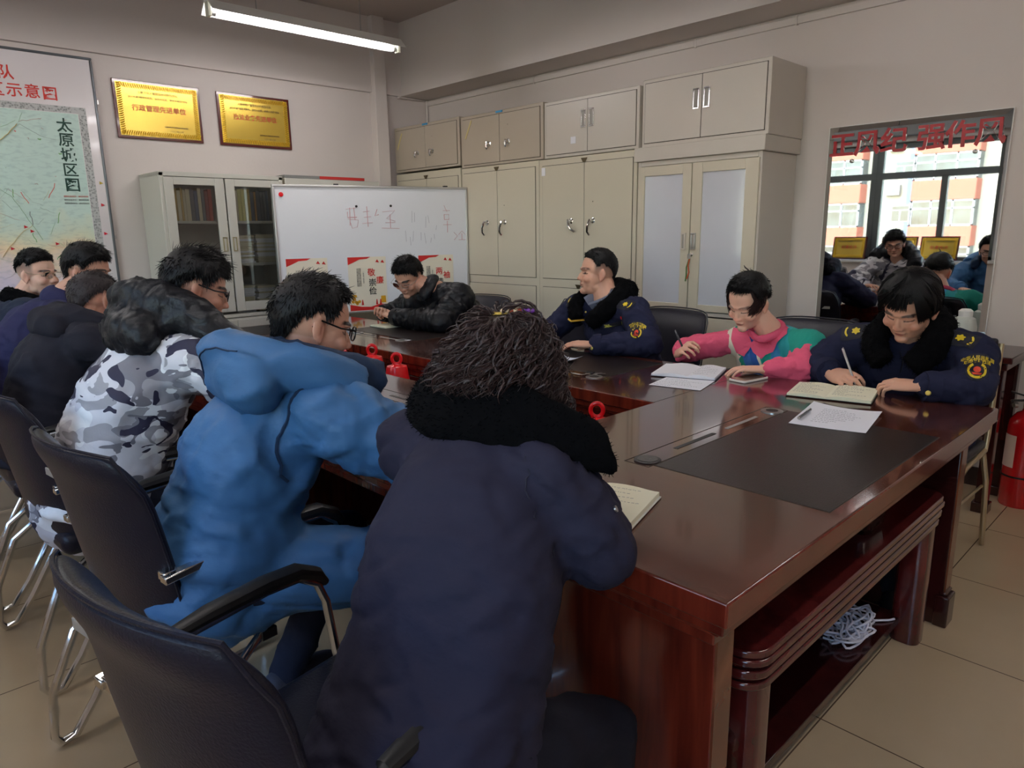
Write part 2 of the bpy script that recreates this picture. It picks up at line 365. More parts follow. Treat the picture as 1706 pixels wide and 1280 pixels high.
for T, xm, zc, zl in ((u3, -3.198, 2.093, 1.998), (u4, -2.339, 2.1, 2.008)):
    recess_handle(T, xm-.035, zc, .115); recess_handle(T, xm+.035, zc, .115); mb = MB(); keyhole(mb, xm+.035, zl); mb.build('lock', M_STEEL, T)
MB().box(-3.345, -3.3, FY-.008, FY-.006, 1.94, 1.985).build('sticker', M_PAPER, u3, smooth=0)
# lower row
l1 = cabinet('beige steel cabinet half hidden by the whiteboard, lower left corner one', -5.43, -4.535, 0, 1.87, M_CAB, [(-5.40, -4.985, 1.0, 1.81), (-4.981, -4.565, 1.0, 1.81), (-5.40, -4.565, .1, .95)], 'tall steel cabinets')
l2 = cabinet('tall beige steel cabinet right of the whiteboard with curved chrome levers', -4.52, -3.655, 0, 1.858, M_CAB, [(-4.49, -4.1, 1.02, 1.815), (-4.096, -3.69, 1.02, 1.815), (-4.49, -3.69, .1, .955)], 'tall steel cabinets')
l3 = cabinet('tall beige steel cabinet behind the crew-cut man', -3.652, -2.79, 0, 1.856, M_CAB, [(-3.615, -3.226, 1.02, 1.81), (-3.222, -2.82, 1.02, 1.81), (-3.615, -2.82, .1, .955)], 'tall steel cabinets')
for T, xm, xl, xk, zl, zh in ((l2, -4.1, -4.22, -4.02, 1.556, 1.43), (l3, -3.224, -3.341, -3.145, 1.55, 1.425)):
    mb = MB(); keyhole(mb, xk, zl); grip(mb, xl, zh, lever=True, ang=-.7 if T is l3 else 0); grip(mb, xk, zh, lever=True); mb.build('handle', M_CHROME, T); label_holder(T, xl, zl)
for T, xm, z in ((l1, -4.99, 1.825), (l2, -4.1, 1.83), (l3, -3.224, 1.826), (l3, -3.27, .97)):
    MB().prism([(-.028, .014), (.028, .014), (.008, -.016), (-.008, -.016)], V((xm, FY-.006, z)), X, Z, -Y, .003).build('door_badge', mat('bronze_badge', (92, 82, 62), .35, .7), T, smooth=0)
MB().box(-3.62, -3.585, FY-.009, FY-.007, 1.745, 1.80).build('sticker', M_PAPER, l3, smooth=0)
# glazed cabinet next to the mirror
G = thing('glazed_cabinet', 'tall steel cabinet with two frosted glass doors and keys', 'cabinet', (-2.36, 4, 0), 0)
mb = MB().box(-2.755, -1.97, FY+.36, YW-.002, 0, 1.745).box(-2.78, -2.755, FY, YW-.002, 0, 1.775).box(-1.97, -1.945, FY, YW-.002, 0, 1.775).box(-2.755, -1.97, FY, FY+.36, 1.745, 1.775)
mb.box(-2.755, -1.97, FY, YW-.05, .835, .86).box(-2.755, -1.97, FY, YW-.05, 0, .06).box(-2.75, -1.97, FY+.03, YW-.03, 1.28, 1.295); mb.build('body', M_CAB3, G, bevel=.003)
MB().box(-2.8, -1.925, FY-.02, YW-.002, 1.776, 1.86).build('cap', M_CAB3, G, bevel=.003)
M_FROST = mat('frosted_film_glass', (204, 206, 214), .12, coat=1., var=(1.5, .06))
for (a, b, ga, gb) in ((-2.77, -2.383, -2.722, -2.443), (-2.377, -1.957, -2.31, -2.037)):
    d = MB(); z0, z1, g0, g1 = .865, 1.742, .905, 1.684
    d.box(a, ga, FY-.012, FY+.006, z0, z1).box(gb, b, FY-.012, FY+.006, z0, z1).box(ga, gb, FY-.012, FY+.006, z0, g0).box(ga, gb, FY-.012, FY+.006, g1, z1)
    dd = d.build('door', M_CAB, G, bevel=.002); MB().box(ga, gb, FY-.002, FY+.002, g0, g1).build('pane', M_FROST, dd, smooth=0)
for (a, b) in ((-2.77, -2.383), (-2.377, -1.957)): MB().box(a, b, FY-.01, FY, .07, .828).build('door', M_CAB, G, bevel=.002)
recess_handle(G, -2.42, 1.285, .1, .032, M_CAB3, FY-.012); recess_handle(G, -2.352, 1.285, .1, .032, M_STEEL, FY-.012)
mb = MB(); keyhole(mb, -2.362, 1.205, FY-.012); mb.build('lock', M_CHROME, G)
K = thing('key_ring', 'keys on a coloured lanyard hanging from the glazed cabinet lock', 'keys', (-2.362, FY-.02, 1.2))
MB().tube([(-2.362, FY-.03, 1.205), (-2.362, FY-.045, 1.205)], .003).obox(V((-2.362, FY-.04, 1.196)), X, Y, Z, .011, .0015, .014).build('key', M_STEEL, K)
MB().tube([(-2.36, FY-.035, 1.18), (-2.372, FY-.03, 1.14), (-2.365, FY-.028, 1.1), (-2.38, FY-.028, 1.06)], .004, 6).build('orange_lanyard', mat('orange_cord', (200, 90, 50), .6), K)
MB().tube([(-2.364, FY-.033, 1.18), (-2.384, FY-.028, 1.13), (-2.385, FY-.026, 1.08), (-2.39, FY-.026, 1.045)], .004, 6).build('green_lanyard', mat('green_cord', (80, 120, 60), .6), K)

# ---------------------------------------------------------------- mirror
def mirror():
    x0, x1, z0, z1, y = -1.76, -.886, .55, 1.907, YW-.02
    T = thing('wall_mirror', 'tall mirror on the right wall with six red characters across its top', 'mirror', ((x0+x1)/2, YW-.01, z0))
    MB().box(x0, x1, YW-.012, YW-.001, z0, z1).build('backing', M_WHITE, T, smooth=0)
    MB().add([(x0+.03, y, z0+.03), (x1-.03, y, z0+.03), (x1-.03, y, z1-.03), (x0+.03, y, z1-.03)], [(0, 1, 2, 3)]).build('mirror_glass', M_MIRROR, T, smooth=0)
    b = .03; yo = y+.009; o = [(x0, yo, z0), (x1, yo, z0), (x1, yo, z1), (x0, yo, z1)]; i = [(x0+b, y, z0+b), (x1-b, y, z0+b), (x1-b, y, z1-b), (x0+b, y, z1-b)]
    MB().add(o+i, [(0, 1, 5, 4), (1, 2, 6, 5), (2, 3, 7, 6), (3, 0, 4, 7)]).build('bevelled_edge', M_MIRROR, T, smooth=0)
    MR = mat('red_acrylic', (168, 18, 32), .3, coat=.2)
    for ch, xc in zip('正风纪强作风', (-1.68, -1.547, -1.41, -1.232, -1.102, -.971)):
        put_text('letter', ch, .137, (xc, y-.001, 1.796), X, Z, MR, T, extrude=.004, bold=.0028)
    mb = MB()
    for xc in (-1.62, -1.027): mb.lathe([(.011, 0), (.011, .006), (.005, .009)], (xc, y, 1.715), -Y, 16)
    mb.build('screw_cap', M_STEEL, T)
mirror()

# ---------------------------------------------------------------- glazed bookcase and its neighbour on the back wall
BX = -5.08
Bk = thing('bookcase', 'pale green grey steel bookcase with two glass doors full of books', 'bookcase', (-5.27, 2.1, 0))
mb = MB().box(XM+.01, XM+.03, 1.68, 2.53, .78, 1.78).box(XM+.01, BX, 1.66, 1.69, .78, 1.78).box(XM+.01, BX, 2.5, 2.53, .78, 1.78).box(XM+.01, BX, 1.66, 2.53, 1.755, 1.785).box(XM+.01, BX+.005, 1.66, 2.53, .775, .8)
mb.box(XM+.01, BX, 1.66, 2.53, 0, .77); mb.build('body', M_CABB, Bk, bevel=.003)
mb = MB()
for z in (1.152, 1.455): mb.box(XM+.03, BX-.03, 1.69, 2.5, z-.01, z+.008)
mb.build('shelf', M_CABB, Bk, smooth=0)
for (a, b, ga, gb) in ((1.685, 2.085, 1.745, 2.02), (2.095, 2.495, 2.158, 2.43)):
    z0, z1, g0, g1 = .82, 1.75, .885, 1.7
    d = MB().box(BX-.006, BX+.012, a, ga, z0, z1).box(BX-.006, BX+.012, gb, b, z0, z1).box(BX-.006, BX+.012, ga, gb, z0, g0).box(BX-.006, BX+.012, ga, gb, g1, z1).build('door', M_CABB, Bk, bevel=.002)
    MB().box(BX, BX+.004, ga, gb, g0, g1).build('pane', M_GLASS, d, smooth=0)
mb = MB()
for yy, m in ((2.055, 0), (2.125, 0)): frame_rect(mb, V((BX+.012, yy-.015, 1.25)), Y, Z, X, .03, .1, .006, .006)
mb.build('handle', mat('aged_brass', (170, 160, 120), .35, .6), Bk, bevel=.001)
MB().box(BX, BX+.01, 1.69, 2.085, .06, .755).box(BX, BX+.01, 2.092, 2.495, .06, .755).build('lower_door', M_CABB, Bk, bevel=.002)
rb = random.Random(3)
proto = MB().box(-.09, .09, -.5, .5, -.5, .5).mesh('book')
BC = [(190, 160, 90), (120, 40, 36), (200, 190, 160), (90, 90, 96), (176, 130, 60), (214, 206, 180), (70, 84, 110), (160, 60, 44), (206, 200, 120)]
BM = [mat('book_cover_%d' % i, c, .6) for i, c in enumerate(BC)]
def book(name, label, group, loc, dims, m, rz=0):
    me = MB().box(-dims[0]/2, dims[0]/2, -dims[1]/2, dims[1]/2, 0, dims[2]).mesh('book', [m]); o = bpy.data.objects.new(name, me); COL.objects.link(o)
    o.location = loc; o.rotation_euler = (0, 0, rz); return tag(o, label, 'book', group)
for (ya, yb_, side, seq) in ((1.72, 2.0, 'left', [0, 0, 5, 0, 2, 2, 3, 6, 2, 3, 1, 7, 1]), (2.13, 2.43, 'right', [3, 2, 8, 8, 2, 0, 3, 4, 3, 3, 3, 6, 3, 3])):
    y = ya+.02; k = 0
    while y < yb_-.01:
        t = rb.uniform(.014, .03); book('book', 'upright book, %s from the left behind the %s glass door of the bookcase' % (ORD[k], side), 'upright books behind the %s glass door' % side, (BX-.13, y+t/2, 1.464), (.17, t-.002, rb.uniform(.2, .225)), BM[seq[k % len(seq)]]); y += t; k += 1
for (yc, zb, n, nm) in ((1.80, 1.161, 9, 'middle shelf far left'), (1.945, 1.161, 7, 'middle shelf by left handle'), (2.22, 1.161, 14, 'middle shelf by right handle'), (2.38, 1.161, 14, 'middle shelf right end'),
                        (1.78, .801, 10, 'bottom shelf far left'), (1.94, .801, 14, 'bottom shelf left of centre'), (2.2, .801, 14, 'bottom shelf by right handle'), (2.36, .801, 13, 'bottom shelf right end')):
    z = zb
    for k in range(n):
        t = rb.uniform(.011, .018); book('magazine', 'pale magazine, %s from the bottom in the bookcase pile on %s' % (ORD[k], nm), 'magazine pile, %s' % nm, (BX-.15+rb.uniform(-.01, .01), yc+rb.uniform(-.006, .006), z), (.2, .138, t-.0015), rb.choice([M_PAPER, BM[5], BM[2], M_PAPER, BM[6] if k == 3 else BM[5]]), rb.uniform(-.05, .05)); z += t
B2 = thing('steel_cabinet', 'low view of a grey steel cabinet behind the whiteboard, beside the bookcase', 'cabinet', (-5.27, 2.97, 0))
MB().box(XM+.01, BX, 2.55, 3.38, 0, 1.775).build('body', M_CABB, B2, bevel=.004); MB().box(BX, BX+.008, 2.58, 2.96, .1, 1.73).box(BX, BX+.008, 2.965, 3.35, .1, 1.73).build('door', M_CABB, B2, bevel=.002)
R = thing('display_panel', 'flat panel with a red printed end lying on the grey cabinet', 'panel', (-5.25, 2.9, 1.776))
MB().box(-5.42, -5.1, 2.56, 3.25, 1.777, 1.80).build('board', mat('panel_grey', (120, 120, 118), .5), R, bevel=.002); MB().box(-5.1, -5.095, 2.85, 3.25, 1.779, 1.80).build('printed_edge', mat('print_red', (178, 40, 36), .5), R, smooth=0)
# ---------------------------------------------------------------- whiteboard
WL, WU = V((-4.85, 2.33, 0)), V((-4.45+4.85, 3.79-2.33, 0)).normalized()
WN = V((WU.y, -WU.x, 0))
def wb(u, z, off=0): return WL+WU*u+Z*z+WN*off
def whiteboard():
    T = thing('whiteboard', 'freestanding whiteboard with faint red scribbles and taped posters', 'whiteboard', wb(.757, 0))
    mb = MB(); mb.obox(wb(.757, 1.235, -.012), WU, WN, Z, .75, .008, .465); mb.build('panel', mat('whiteboard_enamel', (236, 238, 244), .22, coat=.3), T, smooth=0)
    mb = MB(); frame_rect(mb, wb(0, .765, -.028), WU, Z, WN, 1.514, .945, .016, .034); mb.build('frame', M_ALU, T, bevel=.003)
    mb = MB()
    for u in (.12, 1.39): mb.tube([wb(u, .03, -.05), wb(u, 1.66, -.05)], .014).tube([wb(u, .03, -.32), wb(u, .03, .1)], .014)
    mb.tube([wb(.12, .3, -.05), wb(1.39, .3, -.05)], .012); mb.build('stand', M_ALU, T)
    mb = MB()
    for u in (.459, 1.33): mb.obox(wb(u, 1.714, -.012), WU, WN, Z, .016, .012, .006)
    mb.build('clip', M_BLACK, T)
    MI = mat('dry_red_marker', (206, 150, 158), .6); MI2 = mat('dry_grey_marker', (170, 170, 182), .6); mb = MB(); m2 = MB()
    def st(b, pts, r=.0026): b.tube([wb(u, z, -.003) for u, z in pts], r, 4, flat=.5)
    for s in ([(.52, 1.54), (.6, 1.55)], [(.53, 1.52), (.53, 1.48), (.6, 1.48)], [(.55, 1.55), (.545, 1.42)], [(.58, 1.55), (.585, 1.46)], [(.53, 1.47), (.61, 1.46), (.6, 1.41), (.56, 1.4), (.55, 1.44)], [(.65, 1.52), (.7, 1.525)],
              [(.655, 1.48), (.71, 1.485)], [(.64, 1.435), (.72, 1.44)], [(.68, 1.56), (.683, 1.41)], [(.76, 1.54), (.74, 1.49), (.77, 1.5)], [(.8, 1.52), (.9, 1.53), (.83, 1.47), (.9, 1.45)], [(.82, 1.44), (.9, 1.44)], [(.79, 1.4), (.93, 1.395)], [(.86, 1.5), (.86, 1.4)],
              [(1.31, 1.57), (1.335, 1.52)], [(1.3, 1.53), (1.36, 1.53)], [(1.31, 1.5), (1.35, 1.5), (1.35, 1.46), (1.31, 1.46), (1.31, 1.5)], [(1.3, 1.42), (1.37, 1.42)], [(1.335, 1.45), (1.335, 1.36)], [(1.39, 1.36), (1.42, 1.33), (1.39, 1.3)], [(1.43, 1.34), (1.46, 1.37), (1.49, 1.34)], [(1.43, 1.3), (1.49, 1.3)], [(1.46, 1.35), (1.46, 1.3)]): st(mb, s)
    rr = random.Random(5)
    for k in range(12):
        u = rr.uniform(.98, 1.25); z = rr.uniform(1.25, 1.45); st(m2, [(u, z), (u+rr.uniform(-.01, .01), z+rr.uniform(.03, .09))], .0015)
    mb.build('marker_scribble', MI, T); m2.build('marker_smudge', MI2, T)
whiteboard()
def disc_on_board(label, u, z, r, m, group=None):
    tag(MB().lathe([(r, 0), (r, .006), (r*.5, .009)], wb(u, z, -.004), WN, 16).build('magnet', m), label, 'magnet', group)
disc_on_board('round red magnet in the top left corner of the whiteboard', .06, 1.64, .016, M_REDP)
disc_on_board('small black magnet above the scribble on the left', .6, 1.56, .009, M_BLACK, 'black magnets on the whiteboard')
disc_on_board('small black magnet above the scribble on the right', .869, 1.564, .009, M_BLACK, 'black magnets on the whiteboard')
def poster(u, z1, label, chars, rot=0):
    T = thing('poster', label, 'poster', wb(u, .77)); w_, h = .298, .405; z0 = z1-h
    mb = MB(); mb.obox(wb(u+w_/2, z1-h/2, -.002), WU, WN, Z, w_/2, .001, h/2); mb.build('sheet', mat('poster_cream', (240, 232, 212), .6), T, smooth=0)
    o = wb(u, z0, 0); MR = mat('poster_red', (204, 34, 30), .5); MK = mat('poster_black', (40, 36, 36), .5); MY = mat('poster_yellow', (226, 168, 30), .5)
    mb = MB().prism([(0, h), (w_*.6, h), (w_*.5, h*.965), (w_*.3, h*.955), (w_*.15, h*.905), (0, h*.86)], o, WU, Z, WN, .0006)
    mb.prism([(0, 0), (w_, 0), (w_, h*.09), (w_*.8, h*.11), (w_*.55, h*.06), (w_*.3, h*.07), (0, h*.12)], o, WU, Z, WN, .0006)
    for (a, b) in ((.72, .9), (.86, .89)): mb.prism([(w_*a, h*b), (w_*(a+.1), h*(b-.01)), (w_*(a+.05), h*(b+.05))], o, WU, Z, WN, .0008)
    for a in (.3, .68, .78): mb.prism([(w_*a, h*.1), (w_*(a+.06), h*.1), (w_*(a+.04), h*.2), (w_*(a+.02), h*.2)], o, WU, Z, WN, .0008)
    mb.build('red_banner', MR, T, smooth=0)
    mb = MB()
    rr = random.Random(int(u*100))
    for k in range(9):
        mb.lathe([(.012, 0), (.012, .0009)], o+WU*(w_*rr.uniform(.06, .25))+Z*(h*rr.uniform(.12, .28)), WN, 8)
    for a in (.82, .88): mb.prism([(w_*a, h*.13), (w_*(a+.08), h*.13), (w_*(a+.07), h*.26), (w_*(a+.01), h*.26)], o, WU, Z, WN, .0008)
    mb.build('flower_print', MY, T, smooth=0)
    for ch, cx, cz, red in chars:
        put_text('calligraphy', ch, .062, o+WU*(w_*cx)+Z*(h*cz), WU, Z, MR if red else MK, T, bold=.0006)
    for q, t in ((.2, '克己奉公清正为民廉洁自律'), (.24, '守住底线不忘初心牢记使命'), (.28, '勤俭节约艰苦奋斗两袖清风'), (.36, '一身正气心中有民')):
        put_text('small_print', t, .0115, o+WU*(w_*(q+.03))+Z*(h*.62), WU, Z, MK, T, vertical=True, sx=.8)
poster(.056, 1.188, 'poster half hidden behind the blue-coated man, leftmost on the whiteboard', [('秉', .6, .68, 1), ('公', .82, .55, 1), ('办', .6, .5, 0), ('事', .6, .34, 0)])
poster(.507, 1.186, 'cream poster with four brushed characters in the middle of the whiteboard', [('敬', .6, .70, 1), ('廉', .82, .55, 1), ('崇', .62, .51, 0), ('俭', .62, .35, 0)])
poster(1.075, 1.184, 'cream poster behind the black puffer jacket, rightmost on the whiteboard', [('两', .58, .68, 1), ('袖', .8, .6, 1), ('清', .6, .47, 0), ('风', .6, .31, 0)])
# ---------------------------------------------------------------- conference table
TX0, TX1, TY0, TY1, TH = -4.62, -.51, .967, 2.73, .76
HX0, HX1, HY0, HY1 = -3.8, -1.395, 1.68, 2.03
def ring_slab(z0, z1, e, m, name, T, bevel=.003):
    mb = MB(); a, b, c, d = TX0+e, TX1-e, TY0+e, TY1-e; p, q, r, s = HX0-e, HX1+e, HY0-e, HY1+e
    out = [(a, c), (b, c), (b, d), (a, d)]; inn = [(p, r), (q, r), (q, s), (p, s)]
    vs = [(x, y, z) for z in (z0, z1) for (x, y) in out+inn]; fs = []
    for i in range(4):
        j = (i+1) % 4
        fs += [(8+i, 8+j, 12+j, 12+i), (i, 4+i, 4+j, j), (i, j, 8+j, 8+i), (4+i, 12+i, 12+j, 4+j)]
    return mb.add(vs, fs).build(name, m, T, bevel=bevel)
T = thing('conference_table', 'long glossy mahogany conference table with an open well in the middle', 'table', (-2.56, 1.85, 0))
o = ring_slab(.712, .76, 0, [M_TOP, M_RED], 'table_top', T, .004)
for p_ in o.data.polygons: p_.material_index = 0 if abs(p_.normal.z) > .5 else 1
ring_slab(.688, .712, .012, [M_RED], 'edge_moulding', T); ring_slab(.672, .688, .03, [M_RED], 'edge_moulding', T); ring_slab(.64, .672, .048, [M_RED], 'apron', T)
# seams, pads and cable boxes
mb = MB()
for (x0, x1, y0, y1) in ((HX1-.001, HX1+.001, HY1, TY1), (HX1-.001, HX1+.001, TY0, HY0), (-2.801, -2.799, HY1, TY1), (-2.801, -2.799, TY0, HY0), (HX0-.001, HX0+.001, TY0, TY1)): mb.box(x0, x1, y0, y1, .7595, .7603)
mb.build('joint', M_GAP, T, smooth=0)
def pad(x0, x1, y0, y1, m=M_PAD, axis='x', side=1):
    MB().box(x0, x1, y0, y1, .7595, .7612).build('writing_pad', m, T, smooth=0)
    mb = MB(); frame_rect(mb, V((x0-.003, y0-.003, .7597)), X, Y, Z, x1-x0+.006, y1-y0+.006, .003, .0008); mb.build('pad_border', M_GAP, T, smooth=0)
def cable_box(x0, x1, y0, y1, g1, g2, along, lids):
    mb = MB(); frame_rect(mb, V((x0, y0, .7597)), X, Y, Z, x1-x0, y1-y0, .0025, .0009); mb.build('cable_box_outline', M_GAP, T, smooth=0)
    c = V(((x0+x1)/2, (y0+y1)/2, .76))
    L = (y1-y0 if along is Y else x1-x0); sd = X if along is Y else Y
    mb = MB().obox(c-along*L*.14, along, sd, Z, L*.13, .007, .0009); mb.build('cable_slot', M_BLACK, T, smooth=0)
    mb = MB().obox(c+along*L*.2, along, sd, Z, L*.12, .006, .0012); mb.build('slot_cover', M_ALU, T, smooth=0)
    for g, lid in zip((g1, g2), lids):
        mb = MB()
        mb.lathe([(.036, 0), (.036, .003), (.03, .0045), (.026, .0035)], (g[0], g[1], .76), Z, 28); o = mb.build('grommet', M_STEEL if lid == 's' else M_BLACK, T)
        if lid != 's': MB().lathe([(.027, 0), (.027, .0052)], (g[0], g[1], .76), Z, 24).box(g[0]-.004, g[0]+.006, g[1]-.006, g[1]+.006, .764, .7658).build('grommet_lid', mat('grey_plastic', (70, 68, 66), .4), o)
        else: MB().lathe([(.02, 0), (.02, .0037)], (g[0], g[1], .7602), Z, 24).build('grommet_lid', M_BLACK, o)
pad(-.995, -.55, 1.463, 2.23); cable_box(-1.078, -1.0, 1.44, 2.235, (-1.035, 1.485), (-1.035, 2.19), Y, 'bs')
pad(-2.36, -1.58, 1.03, 1.40, M_PAD_SHEEN); cable_box(-2.37, -1.57, 1.41, 1.50, (-2.3, 1.452), (-1.64, 1.452), X, 'ss')
pad(-2.56, -1.79, 2.285, 2.67); cable_box(-2.56, -1.765, 2.19, 2.275, (-2.5, 2.232), (-1.83, 2.228), X, 'ss')
pad(-3.95, -3.22, 2.34, 2.67); cable_box(-3.95, -3.2, 2.25, 2.33, (-3.766, 2.29), (-3.3, 2.29), X, 'ss')
pad(-3.75, -3.0, 1.03, 1.40, M_PAD_SHEEN)
pad(-4.58, -4.15, 1.463, 2.23)
# supporting panels
def panel(name, *b, m=M_RED): MB().box(*b).build(name, m, T, bevel=.003)
panel('side_panel', -1.39, -.565, 1.035, 1.095, 0, .64, m=M_RED); panel('side_panel', -1.39, -.565, 2.575, 2.635, 0, .64, m=M_DARKW)
MB().box(-.566, -.561, 1.036, 1.094, 0, .64).build('lit_edge_strip', M_LIT_EDGE, T, smooth=0); MB().box(-.566, -.561, 2.576, 2.634, .13, .64).build('lit_edge_strip', M_LIT_EDGE, T, smooth=0)
MB().box(-.59, -.545, 2.565, 2.645, 0, .115).box(-.58, -.555, 2.57, 2.64, .115, .13).build('foot', M_DARKW, T, bevel=.006)
panel('well_panel', -1.45, -1.39, 1.095, 2.575, 0, .64, m=M_DARKW)
panel('well_panel', -3.8, -1.45, 1.61, 1.635, 0.04, .64, m=M_DARKW); panel('well_panel', -3.8, -1.45, 2.075, 2.1, .04, .64, m=M_DARKW)
for x in (-2.83, -3.86): panel('cross_panel', x, x+.05, 1.035, 1.61, 0, .64, m=M_RED); panel('cross_panel', x, x+.05, 2.1, 2.635, 0, .64, m=M_RED)
panel('end_panel', -4.57, -4.51, 1.035, 2.635, 0, .64)
# ---------------------------------------------------------------- coffee table pushed under the near end
L = thing('coffee_table', 'dark red low wooden table with ribbed rim tucked under the conference table', 'table', (-.86, 1.9, 0))
def rrect(x0, x1, y0, y1, r, n=6):
    o = []
    for cx, cy, a in ((x1-r, y1-r, 0), (x0+r, y1-r, 90), (x0+r, y0+r, 180), (x1-r, y0+r, 270)):
        for k in range(n+1): q = math.radians(a+90*k/n); o.append((cx+r*math.cos(q), cy+r*math.sin(q)))
    return o
def slab(mb, e, z0, z1, r=.06): mb.prism(rrect(-1.16+e, -.565-e, 1.215+e, 2.5-e, r), V((0, 0, z0+.042)), X, Y, Z, z1-z0)
mb = MB(); slab(mb, .004, .452, .47); slab(mb, 0, .436, .452); slab(mb, .012, .424, .436); slab(mb, .004, .404, .424); slab(mb, .014, .392, .404); slab(mb, .008, .374, .392)
mb.build('table_top', wood_mat('coffee_wood', (58, 16, 16), (96, 32, 30), (1, 1, 1), .14, .6), L, bevel=.004)
MB().box(-1.12, -.62, 1.27, 2.45, .38, .416).build('apron', M_DARKW, L, smooth=0)
mb = MB()
for k in range(90):
    y = 1.30+k*.0125; mb.ell((-.588, y, .408), (.007, .0066, .007), nu=6, nv=4)
mb.build('beaded_rim', wood_mat('coffee_wood', 0, 0), L)
for (x, y) in ((-.625, 1.285), (-.625, 2.42), (-1.09, 1.285), (-1.09, 2.42)):
    MB().prism(rrect(x-.045, x+.045, y-.045, y+.045, .03), V((0, 0, 0)), X, Y, Z, .418).build('leg', wood_mat('coffee_wood', 0, 0), L, bevel=.002)
MB().box(-1.08, -.64, 1.3, 2.41, .06, .085).box(-1.1, -1.08, 1.3, 2.41, .07, .414).build('lower_shelf', M_DARKW, L, bevel=.002)
A = thing('ashtray', 'square cut-glass ashtray on the low coffee table', 'ashtray', (-.67, 2.02, .513))
M_CUT = mat('cut_glass', (235, 238, 240), .04, trans=1., spec=.6)
mb = MB(); n = 40
prof = []
for k in range(n):
    q = 2*PI*k/n; s = 1/max(abs(math.cos(q)), abs(math.sin(q))); s = min(s, 1.25); prof.append((math.cos(q)*s*(1+.03*(k % 2)), math.sin(q)*s*(1+.03*(k % 2))))
rings = [[V((-.69+p[0]*r, 2.02+p[1]*r*1.1, z)) for p in prof] for r, z in ((.055, .5132), (.064, .52), (.07, .56), (.062, .562), (.054, .532), (.03, .527))]
mb.loft(rings); mb.build('glass_body', M_CUT, A, smooth=20)
C_ = thing('cable_tangle', 'white tangled cord heap on the lower shelf of the coffee table', 'cord', (-.7, 2.15, .087))
rr = random.Random(11)
mb = MB()
for s in range(7):
    pts = []
    cx, cy = -.73+rr.uniform(-.03, .03), 2.2+rr.uniform(-.07, .07); ph = rr.uniform(0, 6)
    for k in range(26):
        q = k*.62+ph; R_ = .02+.035*rr.random(); pts.append(V((cx+R_*1.2*math.cos(q), cy+R_*1.7*math.sin(q), .091+.05*abs(math.sin(k*.4+s))*max(0, 1-abs(k-13)/14)+.004*rr.random())))
    pp = []
    for i in range(len(pts)-1):
        for t in (0, .33, .66):
            a = pts[max(i-1, 0)]; b = pts[i]; c = pts[i+1]; d = pts[min(i+2, len(pts)-1)]
            pp.append(.5*((2*b)+(-a+c)*t+(2*a-5*b+4*c-d)*t*t+(-a+3*b-3*c+d)*t**3))
    mb.tube(pp, .0036, 6)
mb.tube([(-.70, 2.28, .091), (-.67, 2.31, .092), (-.655, 2.33, .090), (-.645, 2.35, .090)], .0036, 6)
mb.build('cord', mat('white_cord', (225, 222, 232), .6), C_)
Bx = thing('paper_box', 'cream paper box standing on the floor behind the near table panel', 'box', (-.72, 1.12, 0))
MB().box(-.86, -.66, 1.1, 1.16, 0, .2).build('box_body', mat('cream_card', (206, 192, 168), .7), Bx, bevel=.003); MB().box(-.86, -.655, 1.1, 1.162, .2, .215).build('lid', M_PAPER, Bx, bevel=.002)
# ---------------------------------------------------------------- red cone weights in the well
def weight(x, y, ztop, label, rz=0):
    T = thing('ring_weight', label, 'weight', (x, y, ztop-.35), rz, 'red ring-top plastic weights in the table well')
    b = MB().lathe([(.07, 0), (.078, .012), (.075, .05), (.066, .16), (.05, .272), (.046, .284), (.026, .289), (.022, .294)], (0, 0, 0), Z, 28).build('weight_body', M_REDP, T, local=True)
    b.data.set_sharp_from_angle(angle=math.radians(50))
    MB().tube([(.0215*math.cos(q), 0, .318+.024*math.sin(q)) for q in [2*PI*k/24 for k in range(24)]], .0078, 10, closed=True).build('ring_handle', M_REDP, T, local=True)
    return T
weight(-2.905, 1.84, .838, 'red ring-top weight in the table well, taller one of the middle pair', .75)
weight(-2.70, 1.84, .819, 'red ring-top weight in the table well, nearer the curly-haired person', .75)
weight(-3.2, 1.82, .838, 'red ring-top weight in the well, mostly hidden behind the blue-coated man', .5)
weight(-1.49, 1.83, .785, 'red ring-top weight at the near end of the table well', .6)
MB().box(-3.79, -1.46, 1.64, 2.07, .40, .43).build('well_shelf', M_DARKW, bpy.data.objects['conference_table'], smooth=0)

H_ = thing('charger_cable', 'black charger with a dangling lead under the table edge beside the blue coat', 'cable', (-1.45, 1.03, .4))
MB().box(-1.47, -1.42, 1.0, 1.03, .585, .625).build('charger', M_BLACK, H_, bevel=.004)
MB().tube([(-1.445, 1.01, .585), (-1.46, .995, .54), (-1.435, .99, .50), (-1.45, .99, .44), (-1.44, .99, .36), (-1.445, .99, .3)], .004, 6).tube([(-1.43, 1.01, .585), (-1.42, .99, .52), (-1.45, .985, .48), (-1.425, .985, .42)], .004, 6).build('lead', M_BLACK, H_)
